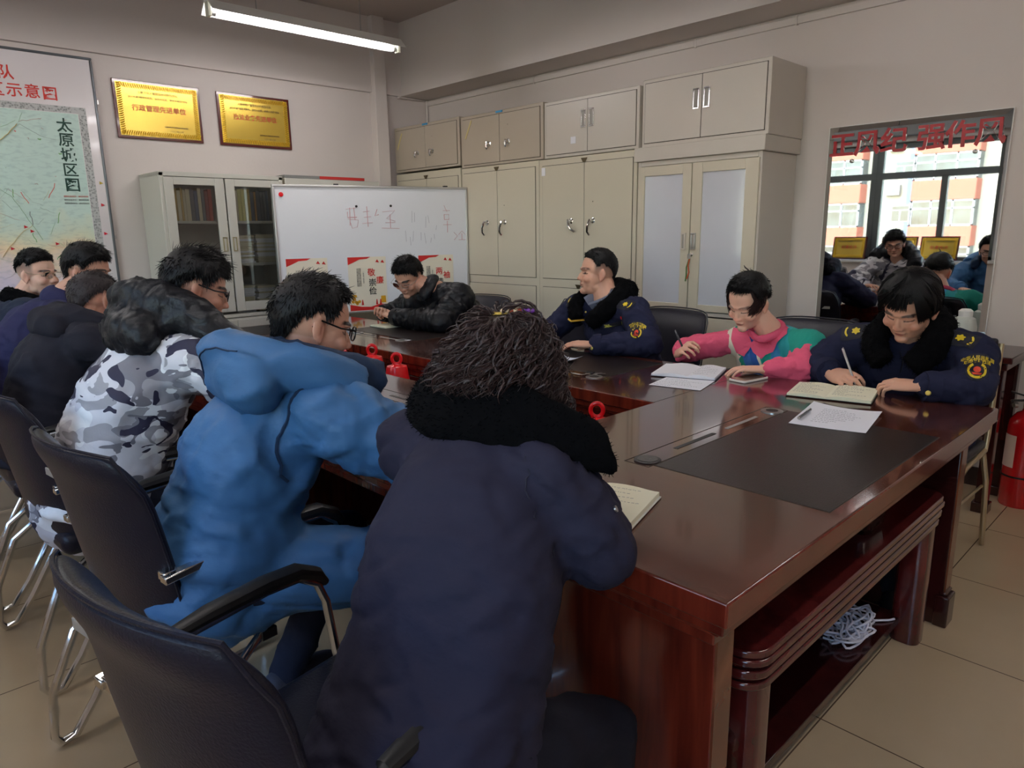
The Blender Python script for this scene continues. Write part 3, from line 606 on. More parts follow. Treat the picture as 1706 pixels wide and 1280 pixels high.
# ---------------------------------------------------------------- paper, books, pens on the table
def sheet(name, label, cat, corners, m, z=.762, t=.0006, curl=0.):
    a, b, c, d = [V((p[0], p[1], 0)) for p in corners]; N = 10; vs = []
    for dz in (0, t):
        for i in range(N+1):
            for j in range(N+1):
                u, v = i/N, j/N; p = (a*(1-u)+b*u)*(1-v)+(d*(1-u)+c*u)*v
                vs.append((p.x, p.y, z+dz+curl*((u-.5)**2*2*(.3+v)+.3*max(0, v-.7))))
    M_ = (N+1)**2; fs = []
    for i in range(N):
        for j in range(N):
            k = i*(N+1)+j; fs += [(k, k+1, k+N+2, k+N+1), (M_+k, M_+k+N+1, M_+k+N+2, M_+k+1)]
    edge = [i*(N+1) for i in range(N+1)] + [N*(N+1)+j for j in range(1, N+1)] + [i*(N+1)+N for i in range(N-1, -1, -1)] + [j for j in range(N-1, 0, -1)]
    for k in range(len(edge)): p, q = edge[k], edge[(k+1) % len(edge)]; fs.append((p, q, q+M_, p+M_))
    o = MB().add(vs, fs).build(name, m, smooth=60); return tag(o, label, cat)
def script_lines(parent, o, ax, ay, w_, h, rows, m=M_INK, seed=1, z=0.0008, fill=(.4, 1.)):
    rr = random.Random(seed); mb = MB()
    for r in range(rows):
        y = h*(1-(r+.5)/rows); x = w_*.04; end = w_*rr.uniform(*fill)
        while x < end:
            l = rr.uniform(.003, .008); p = o+ax*x+ay*y+Z*z
            mb.tube([p, p+ax*l*.5+ay*rr.uniform(-.003, .003), p+ax*l+ay*rr.uniform(-.002, .002)], .0004, 3); x += l+rr.uniform(.001, .005)
    mb.build('handwriting', m, parent, smooth=0)
def open_book(name, label, cat, spine0, spine1, wl, wr, tl, tr, mpage, mcover, curl=.01, lines=0, seed=1, fill=(.4, 1), z=.762, liftL=0.):
    """open notebook; spine from spine0 (near) to spine1 (far), pages wl to the left and wr to the right"""
    T = thing(name, label, cat, (spine0[0], spine0[1], z)); a = V((spine0[0], spine0[1], z)); u = V((spine1[0]-spine0[0], spine1[1]-spine0[1], 0)); Ls = u.length; u.normalize(); s = u.cross(Z)
    mb = MB().obox(a+u*(Ls/2)+s*((wr-wl)/2)+Z*.0012, s, u, Z, (wl+wr)/2+.004, Ls/2+.004, .0011); mb.build('cover', mcover, T, bevel=.0008)
    for sg, w_, t in ((-1, wl, tl), (1, wr, tr)):
        N = 12; rings = []
        for e in (0, Ls):
            top = [a+u*e+s*(sg*w_*k/N)+Z*(.0025+t*(1-.35*math.exp(-(k/N)*9))+curl*math.sin(PI*min(1, k/N*1.15))*.8*(k/N < .9)+(liftL*(k/N)**1.4 if sg < 0 else 0)) for k in range(N+1)]
            bot = [a+u*e+s*(sg*w_*k/N)+Z*(.0024+(liftL*.0*(k/N) if sg < 0 else 0)) for k in range(N, -1, -1)]
            rings.append(top+bot)
        pg = MB().loft(rings).build('pages', mpage, T, smooth=30)
        if lines and (sg > 0 or lines > 8):
            oo = a+u*.012+s*(.012 if sg > 0 else -w_+.012)
            script_lines(T, oo, s, u, w_-.02, Ls-.03, abs(lines), seed=seed+sg, z=.004+t+curl*.75, fill=fill)
    return T
open_book('open_notebook', 'white open notebook under the pink-sleeved woman\'s pen', 'notebook', (-1.525, 2.45), (-1.605, 2.68), .15, .11, .008, .009, M_PAPER, mat('navy_cover', (32, 34, 60), .4), .008, 6, 3)
p = sheet('paper_sheet', 'white printed sheet poking out beneath the white open notebook', 'paper', [(-1.573, 2.25), (-1.37, 2.295), (-1.42, 2.49), (-1.61, 2.45)], M_PAPER, .7618, .0005)
script_lines(p, V((-1.57, 2.262, .7618)), V((.976, .216, 0)), V((-.2, .98, 0)), .18, .15, 6, seed=8)
open_book('open_notebook', 'cream open notebook with black cover before the rightmost uniformed woman', 'notebook', (-.972, 2.462), (-1.022, 2.68), .13, .145, .007, .009, M_CREAM, M_BLACK, .006, 10, 5, (.3, .9))
p = sheet('paper_sheet', 'large white A4 sheet with a pen lying on it beside the black desk pad', 'paper', [(-.925, 2.075), (-.712, 2.12), (-.757, 2.385), (-.975, 2.375)], M_PAPER, .7622, .0006, .012)
script_lines(p, V((-.89, 2.13, .764)), V((.97, .2, 0)), V((-.17, .98, 0)), .17, .2, 9, M_INK, 4, z=.0015, fill=(.3, .9))
open_book('open_notebook', 'cream open notebook with handwriting beside the curly-haired person\'s elbow', 'notebook', (-.94, 1.04), (-1.0, 1.235), .13, .15, .006, .011, M_CREAM, mat('white_cover', (226, 226, 214), .5), .006, 7, 9, (.6, 1.), liftL=.055)
open_book('open_notebook', 'cream notebook edge showing between the blue and navy jackets', 'notebook', (-1.88, 1.02), (-1.9, 1.2), .13, .12, .005, .006, M_CREAM, M_BLACK, .005)
sheet('card', 'small white card on the table edge of the writing pad at the far end', 'card', [(-3.33, 2.285), (-3.25, 2.285), (-3.25, 2.325), (-3.33, 2.325)], M_PAPER, .762)
open_book('open_notebook', 'small cream notepad under the hands of the black-puffer man', 'notebook', (-3.86, 2.5), (-3.86, 2.64), .09, .09, .008, .008, M_CREAM, M_BLACK, .003)
sheet('paper_sheet', 'bluish white sheet held under the crew-cut man\'s fingers', 'paper', [(-2.30, 2.36), (-2.12, 2.33), (-2.1, 2.47), (-2.28, 2.50)], mat('bluish_paper', (214, 224, 240), .7), .7625, .0006, .03)
sheet('paper_sheet', 'white sheets before the camouflage-jacket man', 'paper', [(-2.62, 1.02), (-2.42, 1.03), (-2.43, 1.3), (-2.63, 1.29)], M_PAPER, .762)
def pen(label, p0, p1, body, tip=M_STEEL, r=.0045):
    p0, p1 = V(p0), V(p1); d = (p1-p0).normalized(); L_ = (p1-p0).length
    T = thing('pen', label, 'pen', p0); MB().tube([p0+d*.012, p1-d*.004, p1], [r, r, r*.8], 10).build('barrel', body, T); MB().tube([p0, p0+d*.004, p0+d*.013], [.0006, .0016, r], 10).build('tip', tip, T)
    sd = d.cross(Z).normalized(); MB().obox(p1-d*.022+Z*(r+.001), d, sd, Z, .02, .0015, .0008).build('clip', tip, T); return T
M_CLRP = mat('smoky_pen_barrel', (88, 88, 96), .15, spec=.7)
pen('clear-barrelled pen lying on the large white A4 sheet', (-.915, 2.115, .7715), (-.932, 2.25, .7735), M_CLRP)
PH = thing('smartphone', 'smartphone with white bumper lying screen up beside the white notebook', 'phone', (-1.335, 2.6, .76), math.radians(-10))
MB().prism(rrect(-.04, .04, -.077, .077, .011), V((0, 0, .0008)), X, Y, Z, .009).build('phone_case', mat('bumper', (226, 214, 206), .35), PH, local=True, bevel=.002)
MB().prism(rrect(-.035, .035, -.072, .072, .008), V((0, 0, .0098)), X, Y, Z, .0008).build('screen', mat('phone_screen', (14, 14, 18), .05, coat=1), PH, local=True)
def keys(label, x, y, z, seed):
    T = thing('key_bunch', label, 'keys', (x, y, z)); rr = random.Random(seed)
    MB().tube([(x+.014*math.cos(q), y+.014*math.sin(q), z+.003) for q in [2*PI*k/16 for k in range(16)]], .0012, 5, closed=True).build('ring', M_STEEL, T)
    for k in range(4):
        q = rr.uniform(0, 6.28); d = V((math.cos(q), math.sin(q), 0)); s = d.cross(Z); c = V((x, y, z+.003+.0015*k))
        MB().obox(c+d*.038, d, s, Z, .018, .003, .0009).prism([(.012*math.cos(a), .01*math.sin(a)) for a in [PI/4*i for i in range(8)]], c+d*.022, d, s, Z, .0018).build('key', M_STEEL, T, smooth=0)
    MB().obox(V((x-.02, y+.015, z+.006)), X, Y, Z, .018, .01, .005).build('fob', M_BLACK, T, bevel=.002)
keys('bunch of keys with black fob on the left-row writing pad', -1.85, 1.29, .7614, 3)
keys('bunch of silver keys on the table edge of the crew-cut man\'s pad', -1.86, 2.25, .7614, 8)

# ---------------------------------------------------------------- side table, extinguisher
S = thing('side_table', 'dark wooden side table against the wall behind the rightmost woman', 'table', (-1.0, 4.0, 0))
MB().box(-1.75, -.68, 3.79, 4.2, .735, .765).box(-1.73, -.70, 3.805, 4.19, .70, .735).build('table_top', M_DARKW, S, bevel=.004)
for x in (-.76, -1.72):
    for y in (3.83, 4.14): MB().box(x, x+.05, y-.02, y+.035, 0, .70).box(x-.01, x+.06, y-.03, y+.045, 0, .05).build('leg', M_DARKW, S, bevel=.003)
MB().box(-1.72, -.72, 4.1, 4.12, .3, .70).build('back_panel', M_DARKW, S, smooth=0)
Tm = thing('thermos', 'pale thermos jug with a white lid standing on the side table', 'flask', (-1.0, 4.06, .765))
MB().lathe([(.05, 0), (.055, .01), (.055, .1), (.045, .14), (.03, .15)], (-.94, 4.02, .765), Z, 24).build('flask_body', mat('thermos_paint', (200, 206, 196), .4), Tm)
MB().lathe([(.03, 0), (.032, .03), (.02, .04)], (-.94, 4.02, .912), Z, 20).build('lid', M_WHITE, Tm)
E_ = thing('fire_extinguisher', 'red fire extinguisher standing on the tiles by the right wall', 'extinguisher', (-.635, 4.06, 0))
c = (-.635, 4.06, 0); rr_ = .078
MB().lathe([(rr_-.004, 0), (rr_, .01), (rr_, .40), (rr_*.93, .43), (rr_*.62, .463), (.028, .475), (.024, .49)], c, Z, 36).build('cylinder', mat('extinguisher_red', (176, 14, 20), .22, coat=.5), E_)
MB().lathe([(rr_+.002, .15), (rr_+.002, .158)], c, Z, 36).build('rubber_band', M_BLACK, E_)
MB().lathe([(.026, .488), (.026, .515), (.016, .52), (.014, .54)], c, Z, 20).build('valve', mat('brass', (180, 150, 90), .35, .8), E_)
MB().obox(V((-.66, 4.03, .555)), V((-.8, -.5, .3)).normalized(), V((.5, -.8, 0)).normalized(), Z, .055, .01, .004).obox(V((-.66, 4.03, .53)), V((-.8, -.5, -.05)).normalized(), V((.5, -.8, 0)).normalized(), Z, .05, .01, .004).build('lever', M_BLACK, E_, bevel=.002)
MB().tube([(-.61, 4.04, .5), (-.56, 4.0, .49), (-.545, 3.99, .42), (-.55, 3.985, .2), (-.56, 3.99, .1)], .009, 10).build('hose', M_BLACK, E_)
MB().lathe([(.014, 0), (.012, .014), (.012, .016)], (-.68, 4.02, .505), V((-.7, -.7, 0)), 16).build('gauge', M_STEEL, E_)
MB().add([( c[0]+math.cos(q)*(rr_+.0006), c[1]+math.sin(q)*(rr_+.0006), z) for z in (.2, .36) for q in [math.radians(200+k*6) for k in range(10)]], [(k, k+1, k+11, k+10) for k in range(9)]).build('label', mat('extinguisher_label', (206, 176, 160), .5), E_)

# ---------------------------------------------------------------- ceiling lamps
M_TUBE = mat('fluorescent_tube', (255, 255, 255), .4, emit=(255, 249, 250), estr=24)
def lamp(x, y0, y1, z, label, rz=0):
    T = thing('tube_lamp', label, 'lamp', (x, (y0+y1)/2, z)); ym = (y0+y1)/2
    prof = [(-.088, -.024), (-.03, .036), (.03, .036), (.088, -.024), (.084, -.026), (.027, .028), (-.027, .028), (-.084, -.026)]
    MB().prism(prof, V((x, y0-.02, z)), X, Z, Y, y1-y0+.04).build('reflector', mat('lamp_enamel', (226, 226, 220), .4), T, smooth=0)
    MB().box(x-.022, x+.022, y0-.02, y0, z-.05, z+.03).box(x-.022, x+.022, y1, y1+.02, z-.05, z+.03).build('end_cap', mat('cap_plastic', (214, 214, 196), .4), T, bevel=.003)
    MB().tube([(x, y0+.03, z-.028), (x, y1-.03, z-.028)], .0135, 12).build('tube', M_TUBE, T)
    MB().tube([(x, y0, z-.028), (x, y0+.03, z-.028)], .0138, 12).tube([(x, y1-.03, z-.028), (x, y1, z-.028)], .0138, 12).build('tube_cap', M_ALU, T)
    [MB().tube([(x, yy, z+.03), (x, yy, CZ)], .004, 6).build('suspension_rod', M_STEEL, T) for yy in (y0+.28, y1-.28)]
    return T
lamp(-4.33, 1.80, 3.08, 2.635, 'hanging fluorescent tube lamp near the back wall')
lamp(-2.0, 1.80, 3.08, 2.635, 'added out-of-view fluorescent fill lamp above the middle of the table')  # this and the lamps below: out of view, added as interior fill
lamp(.3, 1.80, 3.08, 2.635, 'added out-of-view fluorescent fill lamp above the near end of the room')
lamp(-4.33, -.6, .68, 2.635, 'added out-of-view fluorescent fill lamp near the windows and the map')
lamp(-2.0, -.6, .68, 2.635, 'added out-of-view fluorescent fill lamp near the windows, middle one')
lamp(.3, -.6, .68, 2.635, 'added out-of-view fluorescent fill lamp near the windows and the near wall')

# ---------------------------------------------------------------- plaques, map
def plaque_mat():
    m = mat('brushed_gold_plate', (224, 190, 82), .26, .7); return m
def plaque(label, c, ax, az_n, w_, h, lines, tilt=0, grp=None):
    """c = centre of the back, ax reading direction, az_n facing normal"""
    T = thing('award_plaque', label, 'plaque', c, 0, grp); ax = V(ax).normalized(); n = V(az_n).normalized(); up = n.cross(ax)
    c = V(c); o = c-ax*(w_/2)-up*(h/2)
    MB().obox(c+n*.008, ax, up, n, w_/2, h/2, .008).build('wooden_frame', mat('plaque_wood', (84, 22, 22), .25, coat=.3), T, bevel=.003)
    MB().obox(c+n*.017, ax, up, n, w_/2-.018, h/2-.018, .0012).build('gold_plate', plaque_mat(), T, smooth=0)
    mb = MB(); b0 = .022; d = .032; rr = random.Random(4)
    def fold(p0, p1, inn):
        k = int((p1-p0).length/.014)
        for i in range(k):
            a = p0.lerp(p1, i/k); b = p0.lerp(p1, (i+.6)/k); sl = (p1-p0).normalized()*.012
            mb.add([a, b, b+inn*d+sl, a+inn*d*.9+sl, a.lerp(b, .5)+inn*d*.5+n*.003], [(0, 1, 4), (1, 2, 4), (2, 3, 4), (3, 0, 4)])
    q = lambda x, y: o+ax*x+up*y+n*.0185
    fold(q(b0, h-b0), q(w_-b0, h-b0), -up); fold(q(b0, b0+.0), q(w_-b0, b0), up); fold(q(b0, b0), q(b0, h-b0), ax); fold(q(w_-b0, b0), q(w_-b0, h-b0), -ax)
    mb.build('gold_ribbon_border', mat('gold_foil', 0), T, smooth=0)
    mr = mat('plaque_red', (160, 20, 12), .5); mk = mat('plaque_brown', (70, 46, 14), .5)
    for txt, sz, yy, col in lines: put_text('inscription', txt, sz, q(w_*(.5 if sz > .012 or yy > .5 else .68), h*yy), ax, up, mr if col else mk, T, bold=.0007 if col else .0002)
    return T
L1 = [('太原市城乡管理综合行政执法队', .019, .80, 0), ('2021年度“强治大练兵、业务大比武、争优大考核”活动', .0165, .715, 0), ('太原市城乡管理综合行政执法队', .0115, .24, 0), ('二〇二一年十二月', .0115, .17, 0)]
plaque('gold award plaque in dark red frame nearest the map board', (XM+.001, 1.847, 2.217), Y, X, .573, .382, L1+[('行政管理先进单位', .045, .53, 1)])
plaque('gold award plaque in dark red frame, right one above the bookcase', (XM+.001, 2.545, 2.215), Y, X, .573, .38, L1+[('执法业务先进单位', .043, .55, 1)])
L2 = [('太原市城市管理综合行政执法局', .02, .78, 0), ('先进集体', .05, .52, 1)]
for k, xc in enumerate((-3.68, -3.08, -2.63)):
    plaque('gold plaque propped on the window sill, %s in the mirror' % ('leftmost', 'half hidden middle one', 'rightmost')[k], (xc, WIN_Y-.005, 1.08), V((-1, 0, 0)), V((0, 1, .2)), .42, .29, L2)
def mapboard():
    y1, y0, z0, z1 = 1.455, -.2, .95, 2.512; xf = XM+.018
    T = thing('map_board', 'large framed wall map board with a pale green city map and red title', 'map board', (XM, .6, z0))
    MB().box(XM+.001, xf, y0, y1, z0, z1).build('board', mat('map_board_white', (228, 222, 222), .2, coat=.4), T, smooth=0)
    mb = MB(); frame_rect(mb, V((XM+.001, y0, z0)), Y, Z, X, y1-y0, z1-z0, .016, .026); mb.build('frame', mat('grey_board_frame', (104, 108, 112), .3, .5), T, bevel=.006, seg=3)
    # guilloche border and map sheet
    m = mat('map_border', (150, 152, 150), .5); N = m.node_tree.nodes; Lk = m.node_tree.links
    tc = N.new('ShaderNodeTexCoord'); vo = N.new('ShaderNodeTexVoronoi'); vo.inputs['Scale'].default_value = 75; cr = N.new('ShaderNodeValToRGB')
    cr.color_ramp.elements[0].color = lin((96, 100, 98)); cr.color_ramp.elements[1].color = lin((190, 192, 190)); cr.color_ramp.elements[1].position = .6
    Lk.new(tc.outputs['Object'], vo.inputs[0]); Lk.new(vo.outputs[0], cr.inputs[0]); Lk.new(cr.outputs[0], N['Principled BSDF'].inputs['Base Color'])
    MB().box(xf, xf+.0006, y0+.06, 1.381, z0+.05, 2.194).build('map_border', m, T, smooth=0)
    m = mat('map_print', (196, 216, 206), .4); N = m.node_tree.nodes; Lk = m.node_tree.links; b = N['Principled BSDF']
    tc = N.new('ShaderNodeTexCoord'); sx = N.new('ShaderNodeSeparateXYZ'); Lk.new(tc.outputs['Object'], sx.inputs[0])
    n1 = N.new('ShaderNodeTexNoise'); n1.inputs['Scale'].default_value = 2.2; n1.inputs['Detail'].default_value = 3; Lk.new(tc.outputs['Object'], n1.inputs[0])
    ma = N.new('ShaderNodeMath'); ma.operation = 'MULTIPLY_ADD'; ma.inputs[1].default_value = .9; Lk.new(n1.outputs[0], ma.inputs[0]); Lk.new(sx.outputs[2], ma.inputs[2])
    cr = N.new('ShaderNodeValToRGB'); E = cr.color_ramp.elements; E[0].position = .0; E[0].color = lin((222, 212, 230)); E[1].position = 1; E[1].color = lin((200, 226, 216))
    mr = N.new('ShaderNodeMapRange'); mr.inputs[1].default_value = .2+1.2; mr.inputs[2].default_value = .6+1.5; Lk.new(ma.outputs[0], mr.inputs[0]); Lk.new(mr.outputs[0], cr.inputs[0])
    for p_, c_ in ((.25, (236, 220, 220)), (.42, (242, 222, 186)), (.58, (224, 228, 200)), (.75, (204, 228, 216))): e = E.new(p_); e.color = lin(c_)
    n2 = N.new('ShaderNodeTexNoise'); n2.inputs['Scale'].default_value = 60; n2.inputs['Detail'].default_value = 8; mp = N.new('ShaderNodeMapping'); mp.inputs['Scale'].default_value = (1, .35, 1); Lk.new(tc.outputs['Object'], mp.inputs[0]); Lk.new(mp.outputs[0], n2.inputs[0])
    mx = N.new('ShaderNodeMix'); mx.data_type = 'RGBA'; mx.blend_type = 'MULTIPLY'; mx.inputs[0].default_value = .3; c2 = N.new('ShaderNodeValToRGB'); c2.color_ramp.elements[0].position = .35; c2.color_ramp.elements[0].color = (.5, .58, .62, 1); c2.color_ramp.elements[1].position = .5
    Lk.new(n2.outputs[0], c2.inputs[0]); Lk.new(cr.outputs[0], mx.inputs[6]); Lk.new(c2.outputs[0], mx.inputs[7]); Lk.new(mx.outputs[2], b.inputs['Base Color'])
    MB().box(xf+.0006, xf+.0012, y0+.1, 1.335, z0+.09, 2.154).build('map_sheet', m, T, smooth=0)
    mb = MB(); frame_rect(mb, V((xf+.0012, y0+.1, z0+.09)), Y, Z, X, 1.235-y0, 2.154-z0-.09, .003, .0004); mb.build('neat_line', M_WHITE, T, smooth=0)
    xr = xf+.0016; rr = random.Random(2)
    def road(pts, m, r, name):
        pp = []
        for i in range(len(pts)-1):
            for k in range(5): t = k/5; pp.append((xr, pts[i][0]*(1-t)+pts[i+1][0]*t+rr.uniform(-.004, .004), pts[i][1]*(1-t)+pts[i+1][1]*t+rr.uniform(-.004, .004)))
        MB().tube(pp, r, 4, flat=.15).build(name, m, T)
    mg = mat('map_green', (120, 176, 110), .5); my = mat('map_yellow', (222, 190, 96), .5); mr2 = mat('map_red', (214, 110, 100), .5); mgy = mat('map_grey', (120, 130, 126), .5)
    road([(.85, 1.93), (.93, 2.0), (1.0, 2.08)], my, .012, 'road'); road([(1.0, 2.08), (1.03, 2.15)], mg, .003, 'road'); road([(1.0, 2.08), (1.1, 2.10), (1.13, 2.11)], mr2, .004, 'road')
    road([(1.0, 2.06), (1.1, 2.0), (1.2, 1.98), (1.33, 1.99)], mgy, .0025, 'road'); road([(.8, 1.7), (.9, 1.62), (.97, 1.48), (1.05, 1.32)], mg, .004, 'road'); road([(.8, 2.0), (.93, 2.05), (.99, 2.09)], mg, .004, 'road')
    road([(1.05, 1.32), (1.15, 1.30), (1.25, 1.34), (1.35, 1.31)], mr2, .003, 'road'); road([(.9, 1.84), (1.0, 1.87), (1.12, 1.89)], mgy, .0015, 'road'); road([(.8, 1.25), (.92, 1.4), (1.0, 1.45)], my, .005, 'road'); road([(.7, 1.5), (.82, 1.52), (.95, 1.46)], mr2, .003, 'road')
    for k in range(44):
        y, z = rr.uniform(.75, 1.15), rr.uniform(1.1, 1.65); road([(y, z), (y+rr.uniform(-.12, .12), z+rr.uniform(-.12, .12))], rr.choice([my, mg, mr2, mgy]), .0022, 'road')
    for k in range(14):
        y, z = rr.uniform(.82, 1.28), rr.uniform(1.65, 2.12); road([(y, z), (y+rr.uniform(-.03, .03), z+rr.uniform(-.01, .01))], rr.choice([mg, mr2]), .0035, 'road')
    MG = mat('title_green', (20, 66, 54), .5)
    for ch, z in zip('太原城区图', (2.07, 1.98, 1.885, 1.792, 1.697)): put_text('title_character', ch, .092, (xr, 1.245, z), Y, Z, MG, T, bold=.0014)
    MT = mat('title_red', (214, 60, 50), .5)
    for ch, y, z in (('队', .967, 2.358), ('示', 1.0, 2.258), ('意', 1.095, 2.26), ('图', 1.19, 2.258), ('区', .905, 2.256), ('大', .86, 2.36)): put_text('heading_character', ch, .088, (xr, y, z), Y, Z, MT, T, bold=.001)
    for k in range(3): put_text('small_print', '编制出版单位：测绘院制图', .012, (xr, 1.255, 1.628-k*.022), Y, Z, mr2 if k == 0 else mgy, T)
    mb = MB()
    for z in (2.24, 1.36): mb.box(XM+.001, XM+.012, y1, y1+.012, z-.012, z+.012)
    mb.build('wall_bracket', M_STEEL, T)
    for k, (y, z, c_, nm) in enumerate(((1.406, 1.711, (196, 170, 60), 'yellow flag magnet at the right margin of the map board'), (1.398, 1.567, (196, 40, 50), 'red flag magnet on the map board margin, upper one'), (1.393, 1.377, (214, 30, 60), 'red flag magnet on the map board margin, lower one'),
        (.939, 1.424, (190, 30, 40), 'red flag magnet on the map, first of a close pair'), (.97, 1.397, (190, 30, 40), 'red flag magnet on the map, second of a close pair'), (1.099, 1.315, (204, 30, 40), 'red flag magnet on the map above the left man\'s head'), (.85, 1.29, (196, 40, 50), 'red flag magnet low on the map, at the photo edge'), (.87, 1.20, (30, 110, 80), 'green flag magnet low on the map'))):
        o = MB().prism([(0, 0), (0, .02), (.022, .008)], V((xr, y, z)), Y, Z, X, .004).build('flag_magnet', mat('flag_%d' % k, c_, .5), smooth=0); tag(o, nm, 'magnet', 'flag magnets on the map')
mapboard()
# ---------------------------------------------------------------- meeting chairs
def make_chair(label, group, loc, deg):
    T = thing('meeting_chair', label, 'chair', (0, 0, 0), 0, group)
    def back_y(z, u):  # leans back; curved round the sitter; top rolls backwards
        t = (z-.42)/.5
        return -.215-.085*t-.035*max(0, t-.8)/.2+.045*abs(u)**2.2
    N, K = 13, 12; th = .0588
    front, rear = [], []
    for i in range(K):
        z = .42+.5*i/(K-1); w_ = .236+.014*math.sin(PI*i/(K-1)); zz = z
        fr, re = [], []
        for j in range(N):
            u = -1+2*j/(N-1); x = u*w_*(1, .975, .90)[max(0, i-K+3)]; zt = z-(.012*abs(u)**4*(i/(K-1))**2)
            y = back_y(z, u); e = 1-.55*abs(u)**6; e2 = e*(1-.5*(i in (0, K-1)))
            fr.append(V((x, y+th*.5*e2, zt))); re.append(V((x, y-th*.5*e2, zt)))
        front.append(fr); rear.append(re)
    vs = [p for r in front for p in r]+[p for r in rear for p in r]; M_ = N*K; fs = []
    for i in range(K-1):
        for j in range(N-1): k = i*N+j; fs += [(k, k+1, k+N+1, k+N), (M_+k, M_+k+N, M_+k+N+1, M_+k+1)]
    edge = list(range(N))+[i*N+N-1 for i in range(1, K)]+[(K-1)*N+j for j in range(N-2, -1, -1)]+[i*N for i in range(K-2, 0, -1)]
    for k in range(len(edge)): a, b = edge[k], edge[(k+1) % len(edge)]; fs.append((a, a+M_, b+M_, b))
    b = MB().add(vs, fs).build('backrest', M_LEATHER, T, local=True, smooth=60, sub=2)
    def rim(off):
        pts = []
        for i in range(K): pts.append(rear[i][0]+V((-.004, off, 0)))
        for j in range(1, N): pts.append(rear[K-1][j]+V((0, off, .004)))
        for i in range(K-2, -1, -1): pts.append(rear[i][N-1]+V((.004, off, 0)))
        return pts
    MB().tube(rim(.006), .0035, 6).build('piping', M_LEATHER, b, local=True)
    MB().obox(V((-.165, back_y(.80, -.7)-th*.5-.004, .80)), X, Y, Z, .028, .002, .009).build('maker_plate', M_ALU, b, local=True, bevel=.001)
    MB().box(-.235, .235, -.235, .25, .40, .475).build('seat', M_LEATHER, T, local=True, bevel=.03, seg=4)
    MB().tube([(0, -.2, .478), (0, .24, .478)], .002, 5).build('seat_seam', M_BLACK, T, local=True)
    for s in (-1, 1):
        x = .275*s
        arm = [(x, -.225, .634), (x, -.1, .645), (x, .08, .655), (x, .16, .65), (x, .205, .62), (x, .225, .57), (x, .245, .42), (x, .262, .25), (x, .275, .04)]
        f = MB().tube(arm, .0115, 10, flat=.8).tube([(x, .275, .03), (x, .24, .012), (x, .0, .012)], .0115, 8)
        f.build('leg', M_CHROME, T, local=True)
        r = MB().tube([(x*.93, -.17, .40), (x*.94, -.27, .33), (x*.97, -.34, .17), (x, -.35, .04), (x, -.335, .014), (x, -.30, .02), (x, -.24, .1), (x*.97, -.1, .34), (x*.9, -.02, .385), (x*.5, 0, .39)], .0115, 10); r.build('leg', M_CHROME, T, local=True)
        MB().obox(V((x-.018*s, -.222, .636)), X, Y, Z, .016, .018, .011).obox(V((x, -.175, .641)), X, V((0, .995, .09)), Z, .014, .07, .009).build('arm_bracket', M_CHROME, T, local=True, bevel=.003)
        pts = [(x, -.12, .658), (x, -.04, .667), (x, .08, .672), (x, .155, .667), (x, .205, .642), (x, .225, .615)]
        MB().tube(pts, [.016, .022, .024, .024, .021, .014], 10, flat=.75).build('armrest', M_BLACK, T, local=True)
    MB().box(-.26, .26, -.02, .02, .37, .395).build('seat_frame', M_BLACK, T, local=True)
    T.location = (loc[0], loc[1], 0); T.rotation_euler = (0, 0, math.radians(deg)); return T
C0 = make_chair('black leather meeting chair nearest the camera, under the curly-haired person', 'black meeting chairs', (-1.0, .50), 10)
def chair(label, x, y, deg):
    c = dup(C0); c.location = (x, y, 0); c.rotation_euler = (0, 0, math.radians(deg)); c['label'] = label; return c
chair('black leather meeting chair with the blue-coated man seated in it', -1.83, .62, 7)
chair('black leather meeting chair under the man in grey camouflage', -2.62, .60, 3)
chair('black leather meeting chair under the man with thinning grey hair', -3.30, .60, 0)
chair('black leather meeting chair under the far navy-jacketed man', -3.92, .64, 0)
chair('black leather meeting chair under the leftmost man in glasses', -4.56, .64, 0)
chair('black leather meeting chair beside the man in the black puffer jacket', -3.66, 3.02, 190)
chair('black leather meeting chair seen behind the crew-cut man\'s right shoulder', -2.95, 3.2, 176)
chair('black leather meeting chair between the crew-cut man and the pink-sleeved woman', -2.24, 3.1, 172)
chair('black leather meeting chair behind the pink-sleeved woman', -1.42, 3.12, 178)
W = thing('steel_chair', 'slim chair with champagne metal legs under the rightmost uniformed woman', 'chair', (-.85, 3.2, 0))
M_CH = mat('champagne_metal', (190, 172, 140), .3, .85)
MB().box(-1.06, -.66, 3.0, 3.4, .43, .47).build('seat', M_LEATHER, W, bevel=.015, seg=3)
MB().box(-1.05, -.67, 3.4, 3.43, .62, .9).build('backrest', M_LEATHER, W, bevel=.012, seg=3)
for x in (-1.06, -.66):
    s = 1 if x > -.8 else -1
    MB().tube([(x, 3.42, .88), (x, 3.40, .5), (x, 3.38, .43), (x, 3.1, .42), (x, 3.02, .40), (x, 2.99, .34), (x+.01*s, 2.94, .01)], .011, 10).build('leg', M_CH, W)
    MB().tube([(x, 3.36, .42), (x+.02*s, 3.37, .3), (x+.03*s, 3.40, .01)], .011, 10).build('leg', M_CH, W)
    MB().tube([(x, 2.985, .28), (x+.01*s, 3.36, .28)], .006, 8).build('stretcher', M_CH, W)
